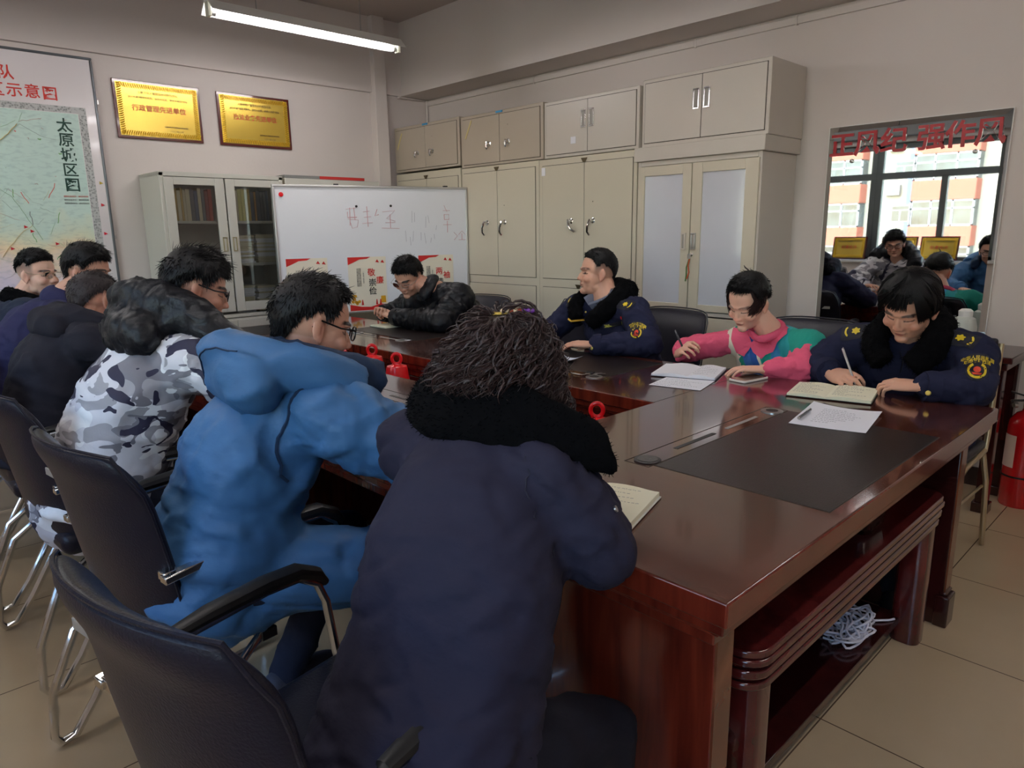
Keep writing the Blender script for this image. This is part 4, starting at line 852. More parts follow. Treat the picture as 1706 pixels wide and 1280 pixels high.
# ---------------------------------------------------------------- people
def remesh(mb, name, voxel, smooth=4, mats=None, sf=.5):
    me = mb.mesh(name); o = bpy.data.objects.new('tmp', me); COL.objects.link(o)
    bm = bmesh.new(); bm.from_mesh(me); bmesh.ops.recalc_face_normals(bm, faces=bm.faces); bm.to_mesh(me); bm.free()
    r = o.modifiers.new('r', 'REMESH'); r.mode = 'VOXEL'; r.voxel_size = voxel
    if smooth: s = o.modifiers.new('s', 'SMOOTH'); s.iterations = smooth; s.factor = sf
    dg = bpy.context.evaluated_depsgraph_get(); out = bpy.data.meshes.new_from_object(o.evaluated_get(dg), depsgraph=dg)
    bpy.data.objects.remove(o); bpy.data.meshes.remove(me); out.name = name; out.materials.clear()
    for m in (mats or []): out.materials.append(m)
    out.polygons.foreach_set('use_smooth', [True]*len(out.polygons)); return out
def getco(me): a = np.empty(len(me.vertices)*3); me.vertices.foreach_get('co', a); return a.reshape(-1, 3)
def getno(me): a = np.empty(len(me.vertices)*3); me.vertex_normals.foreach_get('vector', a); return a.reshape(-1, 3)
def setco(me, a): me.vertices.foreach_set('co', a.reshape(-1)); me.update()
def link(name, me, parent): o = bpy.data.objects.new(name, me); COL.objects.link(o); adopt(o, parent); return o
def nz(p, s, seed=0): return noise.noise(V((p[0]*s[0]+seed*7.3, p[1]*s[1]+seed*3.1, p[2]*s[2]-seed*5.7)))
def wrinkle(me, amp, sc=(5, 5, 14), seed=0, warp=.05):
    """soft cloth folds: ridged noise along the normals, stretched sideways"""
    co, no = getco(me), getno(me)
    for i in range(len(co)):
        p = co[i]; w_ = warp*nz(p, (6, 6, 6), seed+3)
        r = nz((p[0]+w_, p[1]+w_, p[2]+w_*2), sc, seed); r2 = nz(p, (sc[0]*2.3, sc[1]*2.3, sc[2]*2.1), seed+9)
        d = (1-abs(r)*3.2) if abs(r) < .31 else 0
        co[i] += no[i]*amp*(.9*d*d+.55*r2+.5*r)
    setco(me, co)
def folds(me, bones, amp, pitch, seed=0):
    """cross folds that run round each limb, sharper than the cloth between them"""
    co, no = getco(me), getno(me); A = np.array([tuple(b[0]) for b in bones]); B = np.array([tuple(b[1]) for b in bones]); fr = []
    for a, b in zip(A, B):
        t = V(b-a).normalized(); u = t.orthogonal().normalized(); fr.append((u, t.cross(u)))
    ab = B-A; L2 = (ab*ab).sum(1)
    for i in range(len(co)):
        p = co[i]; t = np.clip(((p-A)*ab).sum(1)/L2, 0, 1); q = A+ab*t[:, None]; d = ((p-q)**2).sum(1); k = int(d.argmin()); r = V(p-q[k]); s = t[k]*math.sqrt(L2[k])
        an = math.atan2(r.dot(fr[k][1]), r.dot(fr[k][0])); f = bones[k][2] if len(bones[k]) > 2 else 1
        v = noise.noise(V((math.cos(an)*.9+k*5+seed, math.sin(an)*.9, s/pitch+.35*math.sin(an*2+k)))); v2 = noise.noise(V((math.cos(an)*2.1+k*3, math.sin(an)*2.1+seed, s/(pitch*.5))))
        g = max(0, 1-abs(v)*3.4)**2; g2 = max(0, 1-abs(v2)*3)**2
        co[i] += no[i]*(amp*f*(.75*v-.75*g-.28*g2))
    setco(me, co)
def quilt(me, bones, pitch, amp, seed=0):
    """padded rings along the nearest limb"""
    co, no = getco(me), getno(me); A = np.array([b[0] for b in bones]); B = np.array([b[1] for b in bones]); U0 = []; u = 0
    for b in bones: U0.append(b[2] if len(b) > 2 else 0)
    for i in range(len(co)):
        p = co[i]; ab = B-A; t = np.clip(((p-A)*ab).sum(1)/(ab*ab).sum(1), 0, 1); q = A+ab*t[:, None]; d = ((p-q)**2).sum(1); k = d.argmin()
        s = t[k]*np.linalg.norm(ab[k])+U0[k]; s += .012*nz(p, (9, 9, 9), seed)
        co[i] += no[i]*amp*(abs(math.sin(PI*s/pitch))**.6-.6+.35*nz(p, (26, 26, 26), seed))
    setco(me, co)

SKIN = {}
def skin_mat(name, rgb, lip=(176, 96, 86), brow=(40, 30, 28)):
    if name in SKIN: return SKIN[name]
    m = mat(name, rgb, .48, bump=(300, .04), spec=.4); N = m.node_tree.nodes; Lk = m.node_tree.links; b = N['Principled BSDF']
    b.inputs['Subsurface Weight'].default_value = .12; b.inputs['Subsurface Radius'].default_value = (.012, .005, .003)
    a = N.new('ShaderNodeVertexColor'); a.layer_name = 'tone'; mx = N.new('ShaderNodeMix'); mx.data_type = 'RGBA'
    mx2 = N.new('ShaderNodeMix'); mx2.data_type = 'RGBA'; mx3 = N.new('ShaderNodeMix'); mx3.data_type = 'RGBA'; sp = N.new('ShaderNodeSeparateColor')
    Lk.new(a.outputs[0], sp.inputs[0]); mx.inputs[6].default_value = lin(rgb); mx.inputs[7].default_value = lin(lip); Lk.new(sp.outputs[0], mx.inputs[0])
    mx2.inputs[7].default_value = lin(brow); Lk.new(mx.outputs[2], mx2.inputs[6]); Lk.new(sp.outputs[1], mx2.inputs[0])
    mx3.inputs[7].default_value = lin(tuple(int(c*k) for c, k in zip(rgb, (1.0, .78, .76)))); Lk.new(mx2.outputs[2], mx3.inputs[6]); Lk.new(sp.outputs[2], mx3.inputs[0])
    Lk.new(mx3.outputs[2], b.inputs['Base Color']); SKIN[name] = m; return m
def head_frame(c, yaw, pitch, roll):
    """yaw 0 looks along +y, positive turns to -x; pitch positive looks down; roll positive tips towards the person's left"""
    R = Matrix.Rotation(math.radians(yaw), 3, 'Z') @ Matrix.Rotation(-math.radians(pitch), 3, 'X') @ Matrix.Rotation(-math.radians(roll), 3, 'Y')
    return Matrix.Translation(V(c)) @ R.to_4x4()
def gau(p, c, s): return np.exp(-(((p-np.array(c))/np.array(s))**2).sum(1))
def make_head(M, nb, wide=1., female=False, eyes='down', brow=1., neck_r=.054, fade=0):
    """head in its own frame (face +y), united with the neck that runs to nb (world)"""
    mb = MB(); w_ = wide
    mb.ell((0, -.010, .027), (.077*w_, .094, .087), nu=28, nv=18); mb.ell((0, .022, -.03), (.066*w_, .066, .083), nu=24, nv=16)
    mb.ell((0, .026, -.078), (.052*w_, .052, .042), nu=20, nv=12); mb.ell((0, .066, -.098), (.024*w_, .022, .02)); mb.ell((0, .074, .014), (.05*w_, .018, .013))
    for s in (-1, 1):
        mb.ell((.04*s*w_, .055, -.036), (.025, .026, .022)); mb.ell((.046*s*w_, .004, -.075), (.018, .035, .025))
        Re = Matrix.Rotation(math.radians(24*s), 3, 'Z') @ Matrix.Rotation(math.radians(10), 3, 'X')
        mb.ell((.079*s*w_, -.008, -.012), (.0075, .019, .031), Re); mb.ell((.078*s*w_, -.002, -.035), (.0065, .010, .013), Re)
    mb.cap((0, .083, .004), .0075, (0, .0945, -.031), .0098); mb.ell((0, .097, -.0355), (.0108, .0105, .0095))
    for s in (-1, 1): mb.ell((.0125*s, .090, -.039), (.0078, .0105, .0082))
    mb.ell((0, .081, -.062), (.024, .010, .0085)); mb.ell((0, .080, -.071), (.019, .010, .007))
    n0 = M @ V((0, -.028, -.04)); inv = M.inverted(); nl = inv @ V(nb)
    mb.cap((0, -.022, -.035), neck_r, nl, neck_r*1.08, 20); mb.cap(nl*.5, neck_r*1.02, nl, neck_r*1.3, 20)
    me = remesh(mb, 'body', .0034, 3, sf=.5); p = getco(me); n = getno(me); d = np.zeros(len(p))
    for s in (-1, 1):
        d -= .0085*gau(p, (.031*s, .083, .0), (.017, .02, .0105)); d += .0042*gau(p, (.032*s, .072, -.003), (.012, .03, .0065)); d -= .003*gau(p, (.0*s, .09, .006), (.012, .02, .01))
        d += .002*gau(p, (.033*s, .075, -.0155), (.012, .02, .004)); d -= .0024*gau(p, (.033*s, .075, -.010), (.013, .02, .0018))
        d -= .003*gau(p, (.027*s, .086, -.052), (.006, .02, .014)); d -= .004*gau(p, (.08*s*w_, .0, -.01), (.006, .009, .014))
        d -= .003*gau(p, (.0065*s, .097, -.047), (.004, .008, .003))
    d -= .0042*gau(p, (0, .090, -.0665), (.022, .02, .0019)); d -= .004*gau(p, (0, .088, -.081), (.018, .02, .006)); d -= .0015*gau(p, (0, .09, -.054), (.003, .02, .006))
    p2 = p+n*d[:, None]; setco(me, p2)
    col = me.color_attributes.new('tone', 'FLOAT_COLOR', 'POINT'); C = np.zeros((len(p), 4)); C[:, 3] = 1
    lip = np.clip(1.5*gau(p, (0, .09, -.0645), (.021, .03, .0065))+1.2*gau(p, (0, .09, -.0725), (.016, .03, .005))-.35, 0, 1); C[:, 0] = lip*(.9 if female else .6)
    br = 0
    for s in (-1, 1):
        X_ = p[:, 0]*s; t = (X_-.034)/.022; cz = .0165+.004*(1-t*t); br = br+brow*np.clip(1.35-np.abs(t)**3, 0, 1)*np.clip(1.6-np.abs((p[:, 2]-cz)/(.0035 if female else .0046))**2, 0, 1)*(p[:, 1] > .035)*(np.abs(t) < 1.2)
        line = np.clip(1.4-np.abs((p[:, 2]+.0085-.0025*((X_-.032)/.016)**2)/.0022)**2, 0, 1)*(np.abs((X_-.032)/.0165) < 1)*(p[:, 1] > .05); br = br+line*.95
        if eyes == 'open': br = br+np.clip(1.3-(((X_-.033)/.009)**2+((p[:, 2]+.0045)/.0046)**2), 0, 1)*(p[:, 1] > .05)
        br = br+.3*gau(p, (.0065*s, .096, -.0475), (.003, .012, .002))
    br = br+.75*np.clip(1.2-np.abs((p[:, 2]+.0668-.0015*(p[:, 0]/.02)**2)/.0013)**2, 0, 1)*(np.abs(p[:, 0]) < .021)*(p[:, 1] > .06)
    if fade:
        el_ = np.degrees(np.arcsin(np.clip((p[:, 2]-.027)/.09, -1, 1))); az_ = np.degrees(np.arctan2(np.abs(p[:, 0]), p[:, 1]))
        f_ = np.clip((az_-60)/12, 0, 1)*np.clip((p[:, 2]+.03)/.07, 0, 1)*(np.abs(p[:, 0]) < .078*w_)*(p[:, 2] < .12); br = np.maximum(br, fade*f_)
    C[:, 1] = np.clip(br, 0, 1)
    bl = .6*sum(.55*gau(p, (.042*s, .065, -.034), (.022, .04, .02))+.7*gau(p, (.08*s*w_, -.005, -.015), (.012, .02, .03)) for s in (-1, 1))+.4*gau(p, (0, .105, -.036), (.014, .02, .012))
    C[:, 2] = np.clip(bl, 0, 1); col.data.foreach_set('color', C.reshape(-1)); me.transform(M); return me
def make_hand(mb_out, wrist, f, n, curl=.5, thumb=.4, side=1, spread=.06, size=1., index=None, pinch=False):
    """f: wrist to knuckles, n: palm-facing direction, side: +1 right hand, -1 left hand"""
    f = V(f).normalized(); n = V(n); n = (n-f*n.dot(f)).normalized(); s = f.cross(n)*side  # s points to the thumb
    w0 = V(wrist); q = size; mb = mb_out
    P = lambda a, b, c: w0+f*(a*q)+s*(b*q)+n*(c*q)
    def ring(a, hw, ht, off=0): return [P(a, hw*math.cos(t)+off, ht*math.sin(t)) for t in [2*PI*k/16 for k in range(16)]]
    mb.loft([ring(-.03, .024, .019), ring(0, .027, .018), ring(.025, .035, .017), ring(.055, .041, .016), ring(.08, .041, .014), ring(.09, .036, .011)])
    kn = [(.086, .030, 0), (.091, .010, 0), (.087, -.011, 0), (.078, -.030, 0)]; ln = [(.042, .026, .021), (.047, .029, .022), (.043, .027, .021), (.033, .021, .019)]
    for i, (k, L_) in enumerate(zip(kn, ln)):
        c = curl if not isinstance(curl, (list, tuple)) else curl[i]
        a = .35*c+.1; p = P(*k)-n*.003; sp = (1.5-i)*spread; r = (.0088, .009, .0086, .0076)[i]*q
        for j, l in enumerate(L_):
            d = f*math.cos(a)+n*math.sin(a)+s*sp*math.cos(a); d.normalize(); p2 = p+d*(l*q); mb.cap(p, r, p2, r*.9, 10); p = p2; r *= .9; a += c*(1.15 if j == 0 else .8)
    t0 = P(.018, .026, .006); t1 = P(.045, .045, .012+.018*thumb); t2 = P(.072, .050-.012*thumb, .016+.034*thumb); t3 = P(.093, .046-.03*thumb, .02+.038*thumb)
    mb.cap(t0, .0145*q, t1, .0115*q, 10); mb.cap(t1, .0105*q, t2, .0095*q, 10); mb.cap(t2, .0095*q, t3, .0078*q, 10)
    return P(.085, .01, .03)
def torso_rings(mb, spine, n=22):
    """spine: list of (centre, side vector, half width, half depth)"""
    rings = []
    for i, (c, sd, hw, hd) in enumerate(spine):
        a = spine[max(i-1, 0)][0]; b = spine[min(i+1, len(spine)-1)][0]; t = (V(b)-V(a)).normalized(); sd = V(sd).normalized(); fw = sd.cross(t).normalized(); sd2 = t.cross(fw).normalized()*-1
        rr_ = []
        for k in range(n):
            q = 2*PI*k/n; cx, cy = math.cos(q), math.sin(q); e = .82
            rr_.append(V(c)+sd*(hw*math.copysign(abs(cx)**e, cx))+fw*(hd*math.copysign(abs(cy)**e, cy)))
        rings.append(rr_)
    mb.loft(rings)
def hair_strands(mb, roots, r0, n=3):
    for pts, r in roots: mb.tube(pts, [r]*(len(pts)-1)+[r*.25], n)
def scalp(M, az, el, k=1., w_=1.):
    """point of the cranium: az 0 = face, 90 = the person's left; el 90 = crown"""
    if el < -28 and abs((az+180) % 360-180) > 60:
        a = math.radians(az); t = (-28-el)/32; r1, r2 = .077*.883*(1-.16*t), .094*.883*(1-.13*t); q = V((-math.sin(a)*r1, math.cos(a)*r2, 0))
        return M @ V((q.x*k*w_, -.010+q.y*k, -.0139-.047*t)), (M.to_3x3() @ V((q.x, q.y, -.01))).normalized()
    a, e = math.radians(az), math.radians(el); d = V((-math.sin(a)*math.cos(e)*.077*w_, math.cos(a)*math.cos(e)*.094, math.sin(e)*.087))
    return M @ (V((0, -.010, .027))+d*k), (M.to_3x3() @ V((d.x/.077**2, d.y/.094**2, d.z/.087**2))).normalized()
def short_hair(M, T, m, thick=.014, front=28, side=-2, back=-42, seed=1, w_=1., count=1500, length=.012, top=1.6, burn=True, fringe=0, parting=0):
    """cropped hair: shaped cap plus many short strands. hairline elevations at front, sides and nape"""
    rr = random.Random(seed); nu, nv = 72, 30; vs = []; fs = []
    def line(az):
        a = abs((az+180) % 360-180)
        if a < 52: return front-((a/52)**3)*6
        if a < 72: return front-6+(side-front+6)*((a-52)/20)
        if a < 110: return side+(10 if 82 < a < 100 else 0)
        return side+(back-side)*min(1, (a-110)/45)
    for i in range(nv+1):
        for j in range(nu):
            az = 360*j/nu; e0 = line(az); t = i/nv; el = e0+(90-e0)*t; p, nn = scalp(M, az, el, 1, w_)
            th = thick*(min(1, t*5)**.6)*(1+(top-1)*max(0, math.sin(math.radians(max(el, 0))))**1.5)-.003*(t < .02)
            th *= 1+.18*nz(p, (34, 34, 34), seed)
            vs.append(p+nn*th)
    for i in range(nv):
        for j in range(nu): fs.append((i*nu+j, i*nu+(j+1) % nu, (i+1)*nu+(j+1) % nu, (i+1)*nu+j))
    # closed inner skin
    o = len(vs)
    for j in range(nu): p, nn = scalp(M, 360*j/nu, line(360*j/nu), .93, w_); vs.append(p)
    for j in range(nu): fs.append((o+j, o+(j+1) % nu, (j+1) % nu, j))
    mb = MB(); mb.add(vs, fs)
    R = M.to_3x3(); fwd = R @ V((0, 1, 0)); up = R @ V((0, 0, 1))
    for k in range(count):
        az = rr.uniform(0, 360); e0 = line(az); el = math.degrees(math.asin(rr.uniform(math.sin(math.radians(e0)), 1))) if k % 3 else e0+rr.uniform(0, 12)
        p, nn = scalp(M, az, el, 1, w_); hgt = thick*(1+(top-1)*max(0, math.sin(math.radians(max(el, 0)))))*min(1, (el-e0)/14+.25)
        flow = (fwd*.8 if el > 35 else -up*.9+fwd*.1); flow = flow-nn*flow.dot(nn); l = length*rr.uniform(.6, 1.3)*(1.5 if el > 40 else .8)
        a = p+nn*hgt*.8; jit = V((rr.gauss(0, .3), rr.gauss(0, .3), rr.gauss(0, .3)))*l; lift = rr.uniform(.1, .6)
        b = a+flow*l*.6+nn*l*lift*.6+jit*.4; c = a+flow*l*1.2+nn*l*lift*.8+jit; mb.tube([a, b, c], [.0011, .0009, .0003], 3)
    return mb.build('hair', m, T, smooth=60)
def hair_mat(name, rgb, spec=.22): return mat(name, rgb, .44, spec=spec, bump=(420, .25, (1, 1, .2)))
H_BLACK = hair_mat('black_hair', (11, 10, 12)); H_BROWN = hair_mat('dark_brown_hair', (46, 28, 27), .45); H_GREY = hair_mat('greying_hair', (52, 45, 46))
def glasses(M, T, rim, half=True, lens_w=.026, lens_h=.017, thin=.0014, shape=2.6, w_=1.):
    P = lambda x, y, z: M @ V((x, y, z)); o = None; mb = MB(); ln = MB(); yv = .100; zc = -.003
    for s in (-1, 1):
        ring = []
        for k in range(24):
            q = 2*PI*k/24; cx, cz = math.cos(q), math.sin(q); ring.append(P(s*.033+lens_w*math.copysign(abs(cx)**(2/shape), cx), yv-abs(s*.033+lens_w*cx)*.14, zc+lens_h*math.copysign(abs(cz)**(2/shape), cz)))
        mb.tube(ring, thin, 6, closed=True); ln.add(ring, [tuple(range(24))])
        hx = .077*w_+.004
        mb.tube([P(s*(.033+lens_w), yv-.009, zc+.006), P(s*(hx-.004), .082, zc+.007), P(s*hx, .045, zc+.006), P(s*hx, -.005, .012), P(s*(hx-.002), -.024, -.008)], thin*1.25, 6)
    mb.tube([P(-.008, yv-.001, zc+.004), P(0, yv+.001, zc+.007), P(.008, yv-.001, zc+.004)], thin, 6)
    g = mb.build('glasses', rim, T); ln.build('lens', M_LENS, g, smooth=0)
def decal(target, polys, o, ax, ay, off=.0025, grid=.006, maxd=.15):
    """drape flat lettering or badge shapes on to a garment: polys = [(mesh or polygon list, material)]"""
    dg = bpy.context.evaluated_depsgraph_get(); W = Matrix.Identity(4)
    me = target.data; bvh = BVHTree.FromPolygons([v.co.copy() for v in me.vertices], [tuple(p.vertices) for p in me.polygons])
    ax = V(ax).normalized(); ay = V(ay); ay = (ay-ax*ay.dot(ax)).normalized(); n = ax.cross(ay)
    for name, shape, m, lift in polys:
        bm = bmesh.new()
        if isinstance(shape, bpy.types.Mesh): bm.from_mesh(shape)
        else:
            for poly in shape:
                vs = [bm.verts.new((x, y, 0)) for x, y in poly]; bm.faces.new(vs)
            bmesh.ops.triangulate(bm, faces=bm.faces)
            for _ in range(3):
                ed = [e for e in bm.edges if e.calc_length() > grid]
                if ed: bmesh.ops.subdivide_edges(bm, edges=ed, cuts=1); bmesh.ops.triangulate(bm, faces=bm.faces)
        for v in bm.verts:
            p = V(o)+ax*v.co.x+ay*v.co.y; hit, nn, i, dd = bvh.ray_cast(p+n*maxd*.6, -n, maxd*1.4)
            v.co = (hit if hit is not None else p)+n*(off+lift)
        q = bpy.data.meshes.new(name); bm.to_mesh(q); bm.free(); q.materials.append(m); link(name, q, target)
def ellipse(a, b, n=28, c=(0, 0), s=0, e=360): return [(c[0]+a*math.cos(math.radians(s+(e-s)*k/n)), c[1]+b*math.sin(math.radians(s+(e-s)*k/n))) for k in range(n)]
def ringpoly(a, b, t, n=30, s=0, e=360):
    out = []
    for k in range(n):
        q0, q1 = math.radians(s+(e-s)*k/n), math.radians(s+(e-s)*(k+1)/n)
        out.append([(a*math.cos(q0), b*math.sin(q0)), (a*math.cos(q1), b*math.sin(q1)), ((a-t)*math.cos(q1), (b-t)*math.sin(q1)), ((a-t)*math.cos(q0), (b-t)*math.sin(q0))])
    return out
M_YEL = mat('badge_yellow', (226, 196, 40), .45); M_BADGE = mat('badge_navy', (16, 18, 34), .7); M_BRED = mat('badge_red', (214, 60, 30), .5)
def arm_badge(target, o, ax, ay, k=1.):
    T1 = text_mesh('中华人民共和国', .0165*k, 0, .0002); T2 = text_mesh('城市管理执法', .0155*k, 0, .0004)
    for me, dz in ((T1, .034), (T2, .021)):
        for v in me.vertices: v.co.y += dz*k-12*(v.co.x**2)*(.5/k)
    sh = [(-.042, -.005), (-.036, -.035), (-.015, -.052), (.015, -.052), (.036, -.035), (.042, -.005), (.045, .03), (.03, .045), (0, .05), (-.03, .045), (-.045, .03)]
    decal(target, [('arm_patch', [[(x*k, y*k) for x, y in sh]], M_BADGE, 0), ('patch_lettering', T1, M_YEL, .0012), ('patch_lettering', T2, M_YEL, .0012),
        ('wreath', [[(x, y-.014*k) for x, y in q] for q in ringpoly(.033*k, .030*k, .0085*k, s=-240, e=60)], M_YEL, .0012),
        ('emblem', [ellipse(.013*k, .011*k, c=(0, -.010*k)), [(-.018*k, -.022*k), (.018*k, -.022*k), (.012*k, -.03*k), (-.012*k, -.03*k)]], M_BRED, .0016)], o, ax, ay, .0022)
def epaulette(target, o, ax, ay, k=1.):
    fl = [(0.014*k*(1+.2*math.cos(6*q))*math.cos(q), .014*k*(1+.2*math.cos(6*q))*math.sin(q)) for q in [2*PI*i/36 for i in range(36)]]
    bd = [[(-.035*k, -.055*k), (.035*k, -.055*k), (.035*k, .05*k), (0, .062*k), (-.035*k, .05*k)]]
    br = [[(x*k, y*k-.026*k) for x, y in q] for q in ringpoly(.024, .016, .007, 12, 200, 340)]
    decal(target, [('shoulder_board', bd, M_BADGE, 0), ('gold_flower', [fl], M_YEL, .002), ('gold_sprig', br, M_YEL, .002)], o, ax, ay, .004, maxd=.3)

def cloth_mat(name, rgb, rough=.75, sheen=.0, bump=(15, .38, (1, 1, 1.8)), weave=True): return mat(name, rgb, rough, sheen=sheen, bump=bump, spec=.22)
def fur_collar(T, pts, r, m, count=1800, l=.012, seed=2, flat=.6):
    mb = MB(); mb.tube(pts, r, 16, flat=flat); me = remesh(mb, 'fur_collar', .008, 3); wrinkle(me, .006, (18, 18, 18), seed)
    me.materials.append(m); co, no = getco(me), getno(me); rr = random.Random(seed); h = MB()
    for k in range(count):
        i = rr.randrange(len(co)); p = V(co[i]); d = (V(no[i])+V((rr.gauss(0, .6), rr.gauss(0, .6), rr.gauss(0, .6)-.5))).normalized(); h.tube([p, p+d*l*.6, p+d*l+V((0, 0, -.003))], [.0009, .0007, .0002], 3)
    o = link('fur_collar', me, T); h.build('fur', m, o, smooth=60); return o

def neck_ring(T, c, d, r, tr, m, name='collar', seed=1, k=1.5, gap=40, front=V((0, 1, 0))):
    d = V(d).normalized(); f = V(front); f = (f-d*f.dot(d)).normalized(); s = d.cross(f); a0, a1 = math.radians(gap/2), math.radians(360-gap/2)
    pts = [V(c)+f*(r*math.cos(q))+s*(r*.9*math.sin(q))-d*(.012*math.cos(q)) for q in [a0+(a1-a0)*i/26 for i in range(27)]]
    mb = MB(); mb.tube(pts, tr, 12, flat=k); me = remesh(mb, name, .008, 4); wrinkle(me, .004, (14, 14, 14), seed); me.materials.append(m); return link(name, me, T)
def smooth_line(pts, k=5):
    pts = [V(p) for p in pts]; out = []
    for i in range(len(pts)-1):
        a, b, c, d = pts[max(i-1, 0)], pts[i], pts[i+1], pts[min(i+2, len(pts)-1)]
        for j in range(k): t = j/k; out.append(.5*((2*b)+(-a+c)*t+(2*a-5*b+4*c-d)*t*t+(-a+3*b-3*c+d)*t**3))
    return out+[pts[-1]]

def person(label, name='person', **k):
    """k: hip, chest, neck (world), head (centre, yaw, pitch, roll), sh, el, wr (left/right pairs, right first), knees, feet; sizes"""
    hip, chest, neck = V(k['hip']), V(k['chest']), V(k['neck']); T = thing(name, label, 'person', (hip.x, hip.y, 0))
    M = head_frame(*k['head']); sc = k.get('scale', 1.)
    if sc != 1: M = M @ Matrix.Scale(sc, 4)
    skin = k['skin']; sh, el, wr = k['sh'], k['el'], k['wr']; sd = (V(sh[0])-V(sh[1])).normalized()
    # the body: head, neck, inner trunk and arms, hands
    head = make_head(M, neck, k.get('wide', 1.), k.get('female', False), k.get('eyes', 'down'), k.get('brow', 1.), k.get('neck_r', .054), k.get('fade', 0))
    bm = bmesh.new(); bm.from_mesh(head); NH = len(head.vertices)
    mb = MB(); torso_rings(mb, [(hip, sd, .13, .09), ((hip+chest)/2, sd, .12, .08), (chest, sd, .14, .08), (neck-(neck-chest)*.25, sd, .09, .06), (neck, sd, .05, .05)])
    for i in (0, 1):
        mb.cap(sh[i], .035, el[i], .032); mb.cap(el[i], .032, wr[i], .022)
    lo = remesh(mb, 'inner', .014, 1); bm.from_mesh(lo)
    hb = MB(); any_h = False
    for i in (0, 1):
        if k['hands'][i]: h = dict(k['hands'][i]); hb.cap(el[i], .034, wr[i], .023); make_hand(hb, wr[i], h.pop('f'), h.pop('n'), side=1 if i == 0 else -1, **h); any_h = True
    if any_h: hm = remesh(hb, 'hands', .0036, 2, sf=.45); bm.from_mesh(hm)
    me = bpy.data.meshes.new('body'); bm.to_mesh(me); bm.free(); me.materials.append(skin); at = me.color_attributes['tone']
    cc = np.empty(len(me.vertices)*4); at.data.foreach_get('color', cc); cc = cc.reshape(-1, 4); cc[NH:] = (0, 0, 0, 1); at.data.foreach_set('color', cc.reshape(-1))
    me.polygons.foreach_set('use_smooth', [True]*len(me.polygons))
    link('body', me, T)
    # the coat: trunk and sleeves in one surface
    c = k['coat']; tw, td = c.get('w', .19), c.get('d', .13); ar = c.get('arm', (.078, .062, .047)); mb = MB()
    waist = (hip*.55+chest*.45)
    sp = c.get('spine') or [(hip+(hip-chest).normalized()*c.get('hem', .06), sd, tw*1.08, td*1.12), (hip, sd, tw*1.06, td*1.12), (waist, sd, tw, td*1.02), (chest, sd, tw*1.03, td*1.02), (chest*.45+neck*.55, sd, tw*.86, td*.86), (chest*.15+neck*.85, sd, tw*.5, td*.62), (neck, sd, tw*.3, td*.42)]
    torso_rings(mb, sp)
    for i in (0, 1):
        s, e, w_ = V(sh[i]), V(el[i]), V(wr[i]); inn = chest*.3+neck*.7
        mb.cap(inn, ar[0]*1.0, s, ar[0]*1.02, 16); mb.cap(s, ar[0], e, ar[1], 16); mb.cap(e, ar[1], w_+(e-w_).normalized()*.03, ar[2], 16)
    for a, b, ra, rb in c.get('extra', []): mb.cap(a, ra, b, rb, 16)
    cm = remesh(mb, 'coat', c.get('voxel', .013), c.get('smooth', 7)); 
    if c.get('quilt'): quilt(cm, [(hip, chest, 0), (chest, neck, .07)]+[(sh[i], el[i], 0) for i in (0, 1)]+[(el[i], wr[i], .03) for i in (0, 1)], c['quilt'], c.get('qa', .008), k.get('seed', 1))
    wrinkle(cm, c.get('fold', .010)*.6, c.get('fs', (4, 4, 11)), k.get('seed', 1))
    if c.get('cf', 1): folds(cm, [(hip-Z*.1, waist, .9), (waist, chest, .8), (chest, neck, .35)]+[(sh[i], el[i], 1) for i in (0, 1)]+[(el[i], wr[i], 1) for i in (0, 1)], .011*c.get('cf', 1), c.get('pitch', .06), k.get('seed', 1))
    cm.materials.append(c['m']); coat = link(c.get('name', 'jacket'), cm, T)
    if c.get('cuff'):
        for i in (0, 1):
            e, w_ = V(el[i]), V(wr[i]); d = (w_-e).normalized(); MB().tube([w_-d*.05, w_-d*.03, w_-d*.008], [ar[2]*1.04, ar[2]*1.06, ar[2]*.98], 18).build('cuff', c['cuff'], coat)
    # legs
    if k.get('knees'):
        mb = MB(); lr = k.get('leg', (.088, .066, .05))
        for i in (0, 1):
            h = hip+sd*(.09 if i == 0 else -.09); mb.cap(h, lr[0], k['knees'][i], lr[1], 16); mb.cap(k['knees'][i], lr[1], k['feet'][i], lr[2], 16)
        mb.ell(hip, (.15, .14, .11)); tm = remesh(mb, 'trousers', .016, 5); wrinkle(tm, .008, (6, 6, 8), 4); tm.materials.append(k['trouser']); link('trousers', tm, T)
        for i in (0, 1):
            f = V(k['feet'][i]); d = V(k['toe'][i] if k.get('toe') else ((f-hip)*V((1, 1, 0)))); d = V((d.x, d.y, 0)).normalized(); s_ = d.cross(Z); f0 = V((f.x, f.y, 0))
            rings = [[f0+d*a+s_*(w_*math.cos(q))+Z*(max(0.006, zc+h*math.sin(q))) for q in [2*PI*j/16 for j in range(16)]] for a, w_, zc, h in ((-.075, .02, .05, .03), (-.06, .036, .05, .045), (0, .042, .05, .05), (.08, .046, .038, .036), (.15, .045, .03, .026), (.185, .03, .026, .018), (.195, .012, .024, .01))]
            sho = MB().loft(rings).build('shoe', k.get('shoe', M_BLACK), T, smooth=50, sub=1)
            MB().prism([(-.075, -.03), (-.03, -.042), (.06, -.045), (.14, -.048), (.19, -.025), (.2, 0), (.19, .025), (.14, .048), (.06, .045), (-.03, .042), (-.075, .03)], f0, d, s_, Z, .02).build('shoe_sole', k.get('sole', M_BLACK), sho, bevel=.003)
    return T, M, coat
